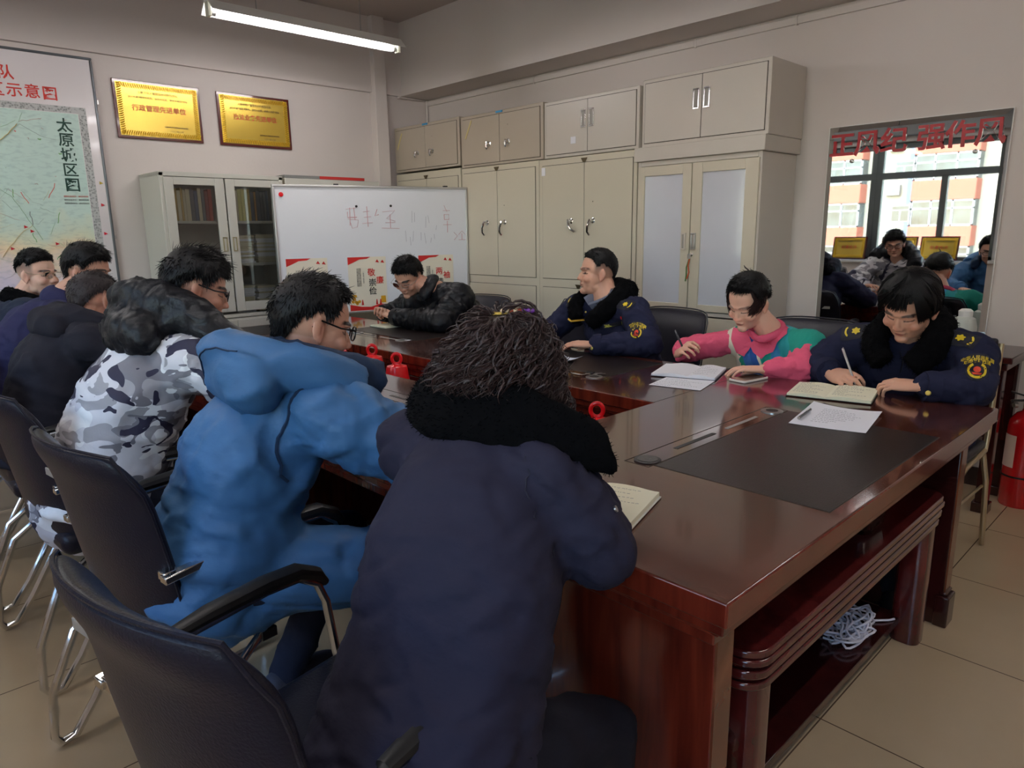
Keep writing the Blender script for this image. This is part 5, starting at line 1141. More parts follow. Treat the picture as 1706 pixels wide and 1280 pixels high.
# ---------------------------------------------------------------- who sits where
SK_F = skin_mat('skin_light', (226, 176, 152)); SK_M = skin_mat('skin_warm', (208, 158, 134)); SK_T = skin_mat('skin_tan', (192, 142, 120))
M_NAVY = cloth_mat('uniform_navy_cloth', (30, 33, 58), .85, .0); M_NAVY2 = cloth_mat('coat_navy_cloth', (37, 36, 54), .8, .0)
M_FUR = mat('black_fur', (7, 7, 9), .95, spec=.08); M_BLUE = cloth_mat('blue_nylon', (60, 102, 146), .5, .0); M_DBLUE = cloth_mat('inner_navy_nylon', (30, 48, 74), .6)
M_PUFF = mat('black_puffer_nylon', (20, 21, 26), .42, bump=(60, .3), spec=.28); M_TROU = cloth_mat('dark_trousers', (22, 22, 32), .85); M_GOLDB = mat('gold_button', (222, 200, 110), .3, .8)
def button(T, p, n, r=.008): MB().lathe([(r, 0), (r, .003), (r*.7, .005)], p, V(n), 14).build('button', M_GOLDB, T)

# --- curly-haired person nearest the camera
def curly():
    R_, L_ = (-.80, .845, .94), (-1.125, .80, .935)
    T, M, coat = person('person with long curly dark hair in a navy fur-collared coat, back to camera', hip=(-.80, .56, .56), chest=(-.875, .715, .80), neck=(-.945, .84, .985),
        head=((-.965, .905, 1.08), -8, 36, 4), sh=(R_, L_), el=((-.715, .895, .808), (-1.22, .98, .815)), wr=((-.92, 1.10, .80), (-1.12, 1.14, .80)), female=True, skin=SK_F,
        hands=(dict(f=(-.6, .75, -.1), n=(-.3, 0, -1), curl=.8, thumb=.7), dict(f=(.5, .8, 0), n=(0, 0, -1), curl=.4)),
        coat=dict(m=M_NAVY2, w=.185, d=.135, arm=(.080, .070, .052), hem=.13, fold=.013, fs=(3.5, 3.5, 9), voxel=.011, smooth=8, cuff=M_NAVY2, name='coat',
            extra=[((-.80, .56, .52), (-.86, .68, .68), .165, .16)]), seed=3,
        knees=((-.70, .88, .46), (-1.0, .84, .46)), feet=((-.72, .80, .06), (-1.0, .76, .06)), toe=((-.1, 1, 0), (0, 1, 0)), trouser=M_TROU, leg=(.095, .07, .055))
    # sewn seams and a sleeve pocket button
    line = smooth_line([(-.80, .845, 1.03), (-.79, .80, .97), (-.795, .77, .90), (-.80, .755, .83), (-.79, .76, .77)], 6)
    me = coat.data; bvh = BVHTree.FromPolygons([v.co.copy() for v in me.vertices], [tuple(p.vertices) for p in me.polygons])
    cam = V((0, 0, 1.36)); pts = []
    for p in line:
        h = bvh.find_nearest(p); pts.append(h[0]+h[1]*.001)
    MB().tube(pts, .0016, 5).build('sleeve_seam', mat('navy_thread', (26, 26, 44), .8), coat)
    h = bvh.find_nearest(V((-.68, .90, .90))); MB().lathe([(.006, 0), (.006, .003), (.003, .004)], h[0], h[1], 12).build('press_stud', M_STEEL, coat)
    h = bvh.ray_cast(V((-.5, .35, .70)), (V((-.80, .56, .62))-V((-.5, .35, .70))).normalized())
    # wide fur collar draped over the back
    mb = MB()
    path = smooth_line([(-1.165, .93, .985), (-1.16, .86, 1.01), (-1.08, .795, 1.025), (-.96, .775, 1.035), (-.85, .815, 1.03), (-.765, .875, 1.005), (-.735, .93, .985)], 5)
    rings = []
    for i, p in enumerate(path):
        t = (path[min(i+1, len(path)-1)]-path[max(i-1, 0)]).normalized(); k = math.sin(PI*i/(len(path)-1)); ctr = V((-.955, .90, 1.06)); out = (p-ctr); out.z = 0; out.normalize()
        up = (Z*.9-out*.45).normalized(); a, b = .05+.022*k, .024+.006*k; nn = t.cross(up).normalized()
        rings.append([p+up*(a*math.cos(q)+.018*k)+nn*(b*math.sin(q)) for q in [2*PI*j/18 for j in range(18)]])
    mb.loft(rings); me = remesh(mb, 'fur_collar', .008, 4); wrinkle(me, .003, (14, 14, 14), 5); me.materials.append(M_FUR); fc = link('fur_collar', me, T)
    co, no = getco(me), getno(me); rr = random.Random(4); h = MB()
    for k in range(2600):
        i = rr.randrange(len(co)); p = V(co[i]); d = (V(no[i])+V((rr.gauss(0, .4), rr.gauss(0, .4), rr.gauss(0, .4)-.2))).normalized(); h.tube([p, p+d*.004, p+d*.006], [.0007, .0005, .0002], 3)
    h.build('fur', M_FUR, fc, smooth=60)
    # long curls
    rr = random.Random(8); Rm = M.to_3x3(); crown = M @ V((0, -.03, .11)); hair = MB(); back = Rm @ V((0, -1, 0))
    hair.ell(M @ V((0, -.015, .022)), (.087, .104, .096), Rm, 24, 16); hair.ell(M @ V((0, -.045, -.035)), (.105, .066, .06), Rm, 20, 14)
    for s in (-1, 1): hair.ell(M @ V((.072*s, -.02, -.035)), (.038, .065, .075), Rm, 14, 10)
    for k in range(2300):
        az = rr.uniform(35, 325); el = math.degrees(math.asin(rr.uniform(-.25, 1))); p, nn = scalp(M, az, el, 1.06)
        L_ = rr.uniform(.12, .25); fr = k % 3 == 0; amp = rr.uniform(.009, .017) if fr else rr.uniform(.005, .012); per = rr.uniform(.032, .05) if fr else rr.uniform(.045, .075); ph = rr.uniform(0, 6.28); vol = rr.uniform(.4, 1.1)
        pos = V(p); d = (nn*.5+V((0, 0, -.3))).normalized(); pts = []; r0 = .0007 if fr else rr.choice([.0009, .0013, .002, .0026]); L_ *= 1.3 if p.x > -.915 else 1; n = int(L_/.009); floor_ = (1.075 if p.x > -1.0 else 1.05) if p.x < -.915 else 1.03-.03*rr.random()
        side = nn.cross(Z); side = side.normalized() if side.length > .01 else Rm @ V((1, 0, 0))
        for j in range(n):
            t = j/n; cen = pos-M @ V((0, -.02, -.02)); hz = V((cen.x, cen.y, 0)); hl = hz.length
            want = V((0, 0, -1))+(hz/max(hl, .01))*(vol*(.05+.55*t)+(.5 if hl < .083+.04*t else -.45 if hl > .108+.055*t else .0))
            d = (d*.72+want.normalized()*.28+V((rr.gauss(0, .06), rr.gauss(0, .06), 0))).normalized(); pos = pos+d*.009
            if pos.z < floor_: break
            q = j*.009/per*2*PI+ph; env = min(1, t*4)*(1+.6*t); o2 = d.cross(side).normalized(); pts.append(pos+(side*math.cos(q)+o2*math.sin(q)*.8)*amp*env)
        if len(pts) > 5: hair.tube(pts, [r0]*(len(pts)-3)+[r0*.8, r0*.5, r0*.2], 4)
    hair.build('hair', H_BROWN, T, smooth=60)
    # jewelled hair clip
    c = V((-.955, .915, 1.207)); ax = V((.69, .72, 0)); mb = MB().obox(c+Z*.002, ax, ax.cross(Z), Z, .036, .004, .003)
    g = mb.build('hair_clip', mat('clip_gold', (206, 170, 90), .25, .9), T, bevel=.001); rr = random.Random(2)
    for nm, col, ks in (('amber_bead', (150, 60, 40), (0, 2)), ('violet_bead', (120, 60, 160), (3, 4, 5)), ('pearl_bead', (226, 196, 160), (1, -1, -2))):
        mb = MB()
        for k in ks: mb.ell(c+ax*(.008*k)+Z*.006, (.0055, .0055, .005), nu=10, nv=6)
        mb.build(nm, mat(nm, col, .15, coat=.8), g)
curly()

# --- man in the blue down coat
def blue_man():
    T, M, coat = person('man in a bright blue hooded down coat and dark-rimmed glasses seated at the left', hip=(-1.68, .58, .56), chest=(-1.655, .68, .83), neck=(-1.61, .79, 1.0),
        head=((-1.63, .865, 1.135), -14, 16, 4), sh=((-1.44, .79, .945), (-1.80, .79, .95)), el=((-1.30, .985, .80), (-1.93, 1.0, .82)), wr=((-1.40, 1.17, .80), (-1.75, 1.17, .80)), skin=SK_M,
        hands=(dict(f=(-.6, .7, 0), n=(0, 0, -1), curl=.3), dict(f=(.6, .8, 0), n=(0, 0, -1), curl=.3)), wide=1.02,
        coat=dict(m=M_BLUE, w=.175, d=.15, arm=(.098, .084, .06), hem=.12, fold=.014, fs=(3, 3, 8), quilt=.19, qa=.012, voxel=.012, smooth=6, cuff=M_BLUE, name='down_coat',
            extra=[((-1.69, .57, .50), (-1.66, .64, .70), .17, .165), ((-1.62, .62, .53), (-1.48, .86, .53), .12, .105)]), seed=5,
        knees=((-1.45, 1.0, .48), (-1.78, 1.0, .48)), feet=((-1.60, .80, .07), (-1.84, .80, .07)), toe=((-.25, 1, 0), (-.25, 1, 0)), trouser=cloth_mat('slate_trousers', (40, 44, 62), .85), shoe=mat('suede_grey', (84, 84, 98), .8), sole=mat('grey_sole', (150, 152, 166), .6))
    short_hair(M, T, H_BLACK, .012, 34, -6, -58, 11, 1.02, 3000, .013, 1.5)
    glasses(M, T, mat('black_acetate', (14, 12, 12), .25), w_=1.02, thin=.0019, lens_h=.018)
    # hood resting on the shoulders and stand-up collar
    mb = MB(); Rb = Matrix.Rotation(math.radians(-12), 3, 'Z') @ Matrix.Rotation(math.radians(24), 3, 'X')
    mb.ell((-1.635, .675, 1.03), (.185, .075, .095), Rb, 24, 16)
    mb.tube(smooth_line([(-1.80, .80, 1.01), (-1.78, .70, 1.055), (-1.66, .655, 1.085), (-1.53, .70, 1.07), (-1.46, .79, 1.04), (-1.45, .87, .99)], 4), [.055]*21, 14)
    me = remesh(mb, 'hood', .010, 9); wrinkle(me, .011, (6, 6, 9), 14); me.materials.append(M_BLUE); hd = link('hood', me, T)
    mb = MB(); mb.tube(smooth_line([(-1.72, .93, 1.0), (-1.735, .83, 1.03), (-1.68, .765, 1.06), (-1.60, .745, 1.07), (-1.52, .78, 1.06), (-1.475, .86, 1.03), (-1.47, .95, 1.0)], 4), [.034]*25, 12, flat=1.5)
    me = remesh(mb, 'collar', .009, 5); wrinkle(me, .006, (9, 9, 12), 3); me.materials.append(M_DBLUE); link('collar', me, T)
    bv = BVHTree.FromPolygons([v.co.copy() for v in hd.data.vertices], [tuple(p.vertices) for p in hd.data.polygons])
    def seam(line, bvh, par, r=.0022):
        pts = [];
        for p in smooth_line(line, 6): h = bvh.find_nearest(p); pts.append(h[0]+h[1]*.0008)
        MB().tube(pts, r, 5).build('stitched_seam', M_DBLUE, par)
    seam([(-1.74, .60, .97), (-1.73, .57, 1.04), (-1.64, .575, 1.10), (-1.53, .62, 1.12)], bv, hd)
    bc = BVHTree.FromPolygons([v.co.copy() for v in coat.data.vertices], [tuple(p.vertices) for p in coat.data.polygons])
    seam([(-1.45, .73, 1.03), (-1.47, .69, .95), (-1.475, .67, .88), (-1.46, .69, .80)], bc, coat, .004)
blue_man()

# --- man in grey camouflage
def camo():
    m = mat('snow_camouflage', (200, 200, 206), .7, bump=(70, .1)); N = m.node_tree.nodes; Lk = m.node_tree.links; b = N['Principled BSDF']; tc = N.new('ShaderNodeTexCoord'); prev = None
    cols = [(216, 214, 220), (238, 238, 240), (160, 158, 164), (122, 120, 128), (40, 38, 62)]
    rgb = N.new('ShaderNodeRGB'); rgb.outputs[0].default_value = lin(cols[0]); prev = rgb.outputs[0]
    for k, (sc, th, st) in enumerate(((5, .53, (1, 1, 1.5)), (6, .55, (1, 1, 1.8)), (7.5, .575, (1, 1, 1.7)), (8.2, .59, (1, 1, 1.5)))):
        mp = N.new('ShaderNodeMapping'); mp.inputs['Location'].default_value = (k*3.7, k*1.9, k*5.1); mp.inputs['Scale'].default_value = st; n = N.new('ShaderNodeTexNoise'); n.inputs['Scale'].default_value = sc; n.inputs['Detail'].default_value = 1.6; n.inputs['Distortion'].default_value = 1.1
        gt = N.new('ShaderNodeMath'); gt.operation = 'GREATER_THAN'; gt.inputs[1].default_value = th; mx = N.new('ShaderNodeMix'); mx.data_type = 'RGBA'; mx.inputs[7].default_value = lin(cols[k+1])
        Lk.new(tc.outputs['Object'], mp.inputs[0]); Lk.new(mp.outputs[0], n.inputs[0]); Lk.new(n.outputs[0], gt.inputs[0]); Lk.new(gt.outputs[0], mx.inputs[0]); Lk.new(prev, mx.inputs[6]); prev = mx.outputs[2]
    Lk.new(prev, b.inputs['Base Color'])
    T, M, coat = person('man in grey snow-camouflage jacket with black padded hood and glasses', hip=(-2.53, .53, .56), chest=(-2.47, .65, .85), neck=(-2.42, .76, 1.02),
        head=((-2.43, .875, 1.185), -16, 16, 6), sh=((-2.25, .78, .97), (-2.64, .79, .97)), el=((-2.05, .985, .81), (-2.76, 1.0, .82)), wr=((-2.28, 1.16, .80), (-2.55, 1.18, .80)), skin=SK_M,
        hands=(dict(f=(-.8, .6, 0), n=(0, 0, -1), curl=.4), dict(f=(.8, .5, 0), n=(0, 0, -1), curl=.4)),
        coat=dict(m=m, w=.20, d=.155, arm=(.092, .08, .058), hem=.10, fold=.013, fs=(3, 3, 9), voxel=.012, smooth=6, cuff=m,
            extra=[((-2.55, .51, .50), (-2.50, .60, .72), .18, .18)]), seed=6, knees=((-2.35, .98, .48), (-2.66, .98, .48)), feet=((-2.4, .95, .07), (-2.66, .95, .07)), trouser=M_TROU)
    short_hair(M, T, H_BLACK, .017, 24, -6, -58, 12, 1., 2800, .02, 1.7); glasses(M, T, mat('dark_acetate', (26, 22, 20), .25), thin=.0018)
    mb = MB(); Rb = Matrix.Rotation(math.radians(-8), 3, 'Z') @ Matrix.Rotation(math.radians(25), 3, 'X'); mb.ell((-2.475, .685, 1.06), (.195, .095, .10), Rb, 24, 16); mb.ell((-2.44, .76, 1.10), (.15, .10, .07), Rb, 24, 16)
    tr = smooth_line([(-2.63, .82, 1.05), (-2.60, .74, 1.10), (-2.52, .69, 1.16), (-2.41, .72, 1.165), (-2.32, .80, 1.12), (-2.24, .86, 1.04), (-2.22, .93, .98)], 4)
    mb.tube(tr, [.062]*len(tr), 14); me = remesh(mb, 'hood', .010, 6); quilt(me, [((-2.66, .72, 1.04), (-2.24, .72, 1.04))], .05, .007); wrinkle(me, .009, (10, 10, 14), 8); me.materials.append(M_PUFF); link('hood', me, T)
camo()

# --- the three at the far left
def left_three():
    T, M, coat = person('man with thinning grey-black hair in a black hooded jacket, back turned', hip=(-3.28, .50, .56), chest=(-3.27, .60, .86), neck=(-3.28, .68, 1.0),
        head=((-3.31, .775, 1.10), 20, 20, 8), sh=((-3.08, .69, .96), (-3.46, .69, .96)), el=((-3.0, .95, .82), (-3.5, .98, .82)), wr=((-3.15, 1.18, .80), (-3.42, 1.2, .80)), skin=SK_T, hands=(None, None),
        coat=dict(m=cloth_mat('black_softshell', (34, 33, 42), .85), w=.205, d=.15, arm=(.088, .07, .05), hem=.1, fold=.009, voxel=.014), seed=7, knees=((-3.15, .98, .48), (-3.4, .98, .48)), feet=((-3.15, .95, .07), (-3.4, .95, .07)), trouser=M_TROU)
    short_hair(M, T, H_GREY, .009, 38, -4, -60, 13, 1.02, 2600, .012, 1.05)
    mb = MB(); mb.ell((-3.29, .605, 1.01), (.17, .07, .09), Matrix.Rotation(math.radians(25), 3, 'X'), 22, 14); mb.tube(smooth_line([(-3.42, .78, 1.0), (-3.40, .68, 1.045), (-3.28, .635, 1.06), (-3.17, .68, 1.045), (-3.14, .78, 1.0)], 4), .05, 12)
    me = remesh(mb, 'hood', .012, 6); wrinkle(me, .008, (7, 7, 10), 3); me.materials.append(cloth_mat('black_softshell', 0)); link('hood', me, T)
    T, M, coat = person('black-haired man in navy uniform jacket mostly hidden behind the grey-haired man', hip=(-3.88, .50, .56), chest=(-3.9, .62, .88), neck=(-3.87, .74, 1.05),
        head=((-3.80, .88, 1.205), -42, 10, 0), sh=((-3.68, .74, 1.0), (-4.06, .72, 1.0)), el=((-3.6, .98, .82), (-4.1, .98, .82)), wr=((-3.75, 1.2, .80), (-4.0, 1.2, .80)), skin=SK_M, hands=(None, None), wide=1.04,
        coat=dict(m=cloth_mat('indigo_uniform', (40, 40, 74), .8), w=.21, d=.15, arm=(.088, .07, .05), hem=.1, fold=.009, voxel=.014), seed=8, knees=((-3.75, .98, .48), (-4.0, .98, .48)), feet=((-3.75, .95, .07), (-4.0, .95, .07)), trouser=M_TROU)
    short_hair(M, T, H_BLACK, .016, 24, -4, -56, 14, 1.04, 1800, .015, 1.6)
    neck_ring(T, (-3.855, .79, 1.075), (.05, .3, 1), .082, .026, cloth_mat('indigo_uniform', 0), gap=60, front=(.6, .8, 0), k=1.8)
    T, M, coat = person('young man with thin-framed glasses in a dark teal jacket at the far left', hip=(-4.58, .50, .56), chest=(-4.56, .60, .86), neck=(-4.53, .70, 1.01),
        head=((-4.50, .80, 1.175), -52, 2, 0), sh=((-4.34, .70, .97), (-4.74, .70, .97)), el=((-4.28, .95, .82), (-4.8, .98, .82)), wr=((-4.4, 1.2, .80), (-4.7, 1.2, .80)), skin=skin_mat('skin_pale', (228, 186, 164)), hands=(None, None), eyes='open', fade=.7,
        coat=dict(m=cloth_mat('dark_teal_jacket', (36, 44, 60), .8), w=.215, d=.15, arm=(.092, .07, .05), hem=.1, fold=.009, voxel=.014), seed=9, knees=((-4.45, .98, .48), (-4.7, .98, .48)), feet=((-4.45, .95, .07), (-4.7, .95, .07)), trouser=M_TROU)
    short_hair(M, T, H_BLACK, .005, 32, 14, -12, 15, 1., 2000, .010, 5.0)
    glasses(M, T, mat('gold_wire', (200, 180, 150), .3, .9), thin=.0011)
    fur_collar(T, smooth_line([(-4.38, .84, .99), (-4.39, .74, 1.03), (-4.47, .67, 1.06), (-4.59, .67, 1.06), (-4.66, .76, 1.03)], 4), .036, M_FUR, 900, .01, 3, 1.3)
    MB().tube([(-4.28, .60, .885), (-4.40, .565, .90), (-4.55, .545, .915), (-4.68, .56, .92)], .0028, 5).build('reflective_piping', mat('piping_silver', (170, 176, 186), .4), coat)
left_three()

# --- man in the black puffer bent over the table
def puffer():
    T, M, coat = person('man in a black puffer jacket and glasses bent over the far end of the table', hip=(-3.60, 3.02, .56), chest=(-3.55, 2.88, .86), neck=(-3.60, 2.79, .99),
        head=((-3.725, 2.66, 1.085), 196, 30, 4), sh=((-3.79, 2.82, .93), (-3.42, 2.84, .96)), el=((-4.0, 2.74, .825), (-3.40, 2.66, .825)), wr=((-3.97, 2.60, .84), (-3.80, 2.58, .83)), skin=SK_M,
        hands=(dict(f=(.45, -.3, .25), n=(0, -.3, -1), curl=1.15, thumb=.5), dict(f=(-.9, -.15, .3), n=(0, .2, -1), curl=1.15, thumb=.5)), wide=1.03, scale=1.02,
        coat=dict(m=M_PUFF, w=.20, d=.14, arm=(.095, .082, .056), hem=.06, fold=.007, fs=(9, 9, 9), quilt=.052, qa=.011, voxel=.010, smooth=4, cuff=M_PUFF), seed=10,
        knees=((-3.75, 2.62, .46), (-3.45, 2.62, .46)), feet=((-3.75, 2.6, .07), (-3.45, 2.6, .07)), trouser=M_TROU)
    short_hair(M, T, H_BLACK, .012, 30, 0, -50, 16, 1.03, 2200, .016, 2.0); glasses(M, T, mat('silver_wire', (190, 184, 176), .3, .9), thin=.0013, w_=1.03)
    neck_ring(T, (-3.65, 2.745, 1.005), (-.5, -.6, .62), .078, .026, M_PUFF, gap=50, front=(-.3, -1, -.3), k=1.7)
puffer()

# --- crew-cut man in uniform
def crewcut():
    T, M, coat = person('crew-cut man in navy uniform coat with fur collar and badges, in profile', hip=(-2.26, 3.08, .56), chest=(-2.29, 2.98, .85), neck=(-2.335, 2.945, 1.0),
        head=((-2.385, 2.92, 1.142), 142, -3, 0), sh=((-2.52, 2.93, .945), (-2.13, 2.91, .945)), el=((-2.66, 2.86, .815), (-1.96, 2.80, .82)), wr=((-2.585, 2.70, .815), (-2.185, 2.635, .81)), skin=SK_M, eyes='open', brow=.8, fade=.72,
        hands=(dict(f=(.45, -.6, -.25), n=(.2, .1, -1), curl=.85, thumb=.6), dict(f=(-.9, -.2, -.02), n=(.05, .15, -1), curl=.3, thumb=.5)), neck_r=.060,
        coat=dict(m=M_NAVY, w=.195, d=.135, arm=(.083, .07, .05), hem=.05, fold=.009, voxel=.010, smooth=6, cuff=M_NAVY), seed=12, knees=((-2.4, 2.62, .46), (-2.1, 2.62, .46)), feet=((-2.4, 2.6, .07), (-2.1, 2.6, .07)), trouser=M_TROU)
    short_hair(M, T, H_BLACK, .0042, 34, 4, -44, 17, 1., 2600, .006, 3.8)
    mb = MB(); mb.tube(smooth_line([(-2.41, 2.86, .99), (-2.37, 2.895, 1.02), (-2.30, 2.93, 1.04), (-2.27, 2.87, 1.01), (-2.36, 2.84, .97)], 4), .012, 8, flat=2.2); mb.build('shirt_collar', mat('grey_shirt', (110, 112, 128), .8), T)
    p = smooth_line([(-2.42, 2.80, .90), (-2.47, 2.84, .965), (-2.45, 2.93, 1.02), (-2.36, 3.015, 1.055), (-2.25, 3.0, 1.06), (-2.215, 2.91, 1.02), (-2.26, 2.83, .955), (-2.33, 2.79, .885)], 4)
    fur_collar(T, p, [.03+.016*math.sin(PI*i/(len(p)-1)) for i in range(len(p))], M_FUR, 1600, .01, 5, 1.35)
    # badges face the room
    arm_badge(coat, (-2.03, 2.80, .885), V((.86, .5, 0)), V((-.05, 0, 1)), .78)
    for o_, ay_, n_ in (((-2.145, 2.85, .995), V((-1, .05, .25)), V((.15, -.72, .68))), ((-2.50, 2.87, .99), V((1, .05, .25)), V((.1, -.72, .68)))):
        ay_ = (ay_-n_.normalized()*ay_.dot(n_.normalized())).normalized(); epaulette(coat, o_, ay_.cross(n_), ay_, .9)
    t = text_mesh('260037', .019, 0, .0003); decal(coat, [('number_patch', [[(-.036, -.011), (.036, -.011), (.036, .011), (-.036, .011)]], M_BADGE, 0), ('number', t, mat('number_yellow', (190, 190, 60), .5), .0012)], (-2.155, 2.74, .895), V((.95, .2, .14)), Z, .002)
    decal(coat, [('flag_pin', [[(-.008, -.007), (.01, -.007), (.01, .008), (-.008, .008)]], mat('pin_red', (214, 30, 36), .4), .002)], (-2.135, 2.74, .925), V((.95, .2, .14)), Z, .002)
    decal(coat, [('name_strip', [[(-.034, .004), (-.03, .014), (0, 0), (.032, -.004), (.034, -.014), (0, -.009)]], mat('name_orange', (226, 180, 70), .4), .001)], (-2.40, 2.74, .90), V((.95, -.1, 0)), Z, .002)
    button(coat, V((-2.15, 2.598, .80)), (-.1, -1, .1)); button(coat, V((-2.352, 2.79, .945)), (0, -1, .1), .005)
crewcut()

# --- woman in pink and teal
def girl():
    MP = cloth_mat('pink_blouse', (222, 92, 122), .8, bump=(120, .2))
    T, M, coat = person('woman in a pink blouse and teal knitted vest writing with hair tied up', hip=(-1.42, 3.12, .56), chest=(-1.42, 3.02, .78), neck=(-1.43, 2.965, .905),
        head=((-1.495, 2.865, 1.045), 172, 27, 6), sh=((-1.60, 2.97, .85), (-1.26, 2.95, .85)), el=((-1.80, 2.87, .80), (-1.21, 2.80, .79)), wr=((-1.765, 2.76, .80), (-1.32, 2.70, .79)), skin=SK_F, female=True, brow=.75,
        hands=(dict(f=(.55, -.45, .35), n=(.35, .5, -.6), curl=.95, thumb=.75, size=.93), dict(f=(-.8, -.5, 0), n=(0, 0, -1), curl=.4, size=.92)), neck_r=.046, scale=.98,
        coat=dict(m=MP, w=.135, d=.098, arm=(.062, .062, .045), hem=.05, fold=.009, voxel=.010, smooth=6, name='blouse'), seed=13, knees=((-1.55, 2.62, .46), (-1.3, 2.62, .46)), feet=((-1.55, 2.6, .07), (-1.3, 2.6, .07)), trouser=M_TROU)
    mv = mat('patterned_knit', (30, 150, 136), .9, bump=(160, .5, (1, .1, .1))); N = mv.node_tree.nodes; Lk = mv.node_tree.links
    tc = N.new('ShaderNodeTexCoord'); sx = N.new('ShaderNodeSeparateXYZ'); Lk.new(tc.outputs['Object'], sx.inputs[0]); ns = N.new('ShaderNodeTexNoise'); ns.inputs['Scale'].default_value = 9; Lk.new(tc.outputs['Object'], ns.inputs[0])
    m1 = N.new('ShaderNodeMath'); m1.operation = 'MULTIPLY_ADD'; m1.inputs[1].default_value = .03; Lk.new(ns.outputs[0], m1.inputs[0]); Lk.new(sx.outputs[0], m1.inputs[2])
    m2 = N.new('ShaderNodeMath'); m2.operation = 'MULTIPLY_ADD'; m2.inputs[1].default_value = .35; Lk.new(sx.outputs[2], m2.inputs[0]); Lk.new(m1.outputs[0], m2.inputs[2])
    mr = N.new('ShaderNodeMapRange'); mr.inputs[1].default_value = -1.60+.30; mr.inputs[2].default_value = -1.20+.33; Lk.new(m2.outputs[0], mr.inputs[0])
    cr = N.new('ShaderNodeValToRGB'); cr.color_ramp.interpolation = 'CONSTANT'; E = cr.color_ramp.elements; E[0].color = lin((232, 222, 200)); E[1].position = .95; E[1].color = lin((24, 140, 124))
    for p_, c_ in ((.09, (24, 146, 120)), (.17, (60, 110, 180)), (.27, (44, 92, 170)), (.34, (232, 222, 200)), (.37, (30, 160, 140)), (.5, (52, 130, 180)), (.6, (40, 150, 156)), (.72, (22, 142, 126))): e = E.new(p_); e.color = lin(c_)
    Lk.new(mr.outputs[0], cr.inputs[0]); Lk.new(cr.outputs[0], N['Principled BSDF'].inputs['Base Color'])
    mb = MB(); sd = V((-.34, .02, 0)).normalized(); hip, chest, neck = V((-1.42, 3.12, .56)), V((-1.42, 3.02, .78)), V((-1.43, 2.965, .905))
    torso_rings(mb, [(hip-Z*.02, sd, .175, .135), ((hip+chest)/2, sd, .17, .135), (chest, sd, .175, .14), (chest*.45+neck*.55, sd, .165, .122), (chest*.15+neck*.85, sd, .115, .09), (neck-Z*.01, sd, .07, .065)])
    mb.cap((-1.50, 2.965, .865), .06, (-1.575, 2.97, .85), .072, 16); mb.cap((-1.36, 2.955, .865), .065, (-1.255, 2.95, .85), .085, 16); mb.cap((-1.255, 2.95, .85), .085, (-1.235, 2.90, .81), .08, 16)
    me = remesh(mb, 'knit_vest', .009, 5); wrinkle(me, .006, (5, 5, 10), 2); me.materials.append(mv); vest = link('knit_vest', me, T)
    co = [[(-.105, .06), (-.10, .0), (-.075, -.055), (-.03, -.075), (-.012, -.045), (.0, -.02), (-.03, .04)]]
    co2 = [[(-.012, -.02), (.01, -.055), (.055, -.085), (.07, -.065), (.10, -.05), (.115, -.01), (.15, .03), (.14, .075), (.09, .10), (.04, .05)]]
    fx = V((.90, .05, 0)); fy = V((0, .35, 1)); decal(vest, [('collar', co, MP, .002), ('collar', co2, MP, .002)], (-1.475, 2.87, .885), V((.93, .18, 0)), V((0, .4, 1)), .007, .007, maxd=.4)
    wl = mat('knit_cream', (222, 214, 196), .85)
    z_ = []
    for k in range(5): z_ += [[(-.012, -.03*k), (.012, -.03*k-.004), (.0, -.03*k-.018)]]
    decal(vest, [('knit_motif', z_, wl, .001)], (-1.535, 2.86, .87), V((.93, .18, 0)), V((0, .25, 1)), .003, .01, maxd=.4)
    ncl = smooth_line([(-1.50, 2.905, .905), (-1.49, 2.97, .935), (-1.43, 3.0, .95), (-1.375, 2.97, .935), (-1.37, 2.90, .91), (-1.43, 2.865, .885), (-1.50, 2.905, .905)], 4); mb = MB(); mb.tube(ncl[:-1], .012, 10, closed=True, flat=1.5); cl = remesh(mb, 'blouse_collar', .007, 4); wrinkle(cl, .003, (20, 20, 20), 2); cl.materials.append(MP); link('blouse_collar', cl, T)
    # hair drawn up with loose locks
    short_hair(M, T, H_BLACK, .015, 40, -6, -38, 18, 1., 1800, .012, 1.5)
    rr = random.Random(21); mb = MB(); Rm = M.to_3x3()
    for side, az0, n, ln in ((1, 58, 80, .10), (-1, -66, 60, .115), (1, 78, 40, .11)):
        for k in range(n):
            az = az0+rr.uniform(-9, 9); el = rr.uniform(30, 55); p, nn = scalp(M, az, el, 1.12); pts = [scalp(M, 0, 62, 1.13)[0].lerp(p, t) + nn*.006*math.sin(PI*t) for t in (0, .5)]; pos = p; L_ = ln*rr.uniform(.6, 1.1)
            for j in range(9):
                t = j/8; q, n2 = scalp(M, az+side*t*14, el-t*75, 1.10+.06*t); tgt = q if t < .6 else None
                if tgt is not None: pos = q
                else: pos = pos+V((0, 0, -1))*L_*.13+(Rm @ V((-side*.010*math.sin(t*5), .004, 0)))
                pts.append(pos+V((rr.gauss(0, .0012), rr.gauss(0, .0012), 0)))
            mb.tube(pts, [.0014]*(len(pts)-1)+[.0004], 3)
    for k in range(160):
        a = rr.uniform(0, 6.28); c = M @ V((.012, -.085, .075)); r_ = rr.uniform(.018, .034); pts = [c+Rm @ V((r_*math.cos(a+t*2.6), r_*.8*math.sin(t*1.8+a), r_*math.sin(a+t*2.6))) for t in (0, .3, .6, .9, 1.2)]; mb.tube(pts, [.0014, .0014, .0014, .001, .0004], 3)
    mb.tube([M @ V((.0, -.05, .115)), M @ V((.012, -.048, .135)), M @ V((.022, -.046, .145)), M @ V((.026, -.046, .156))], [.005, .0035, .003, .001], 6)
    mb.build('loose_locks', H_BROWN, T, smooth=60)
girl()
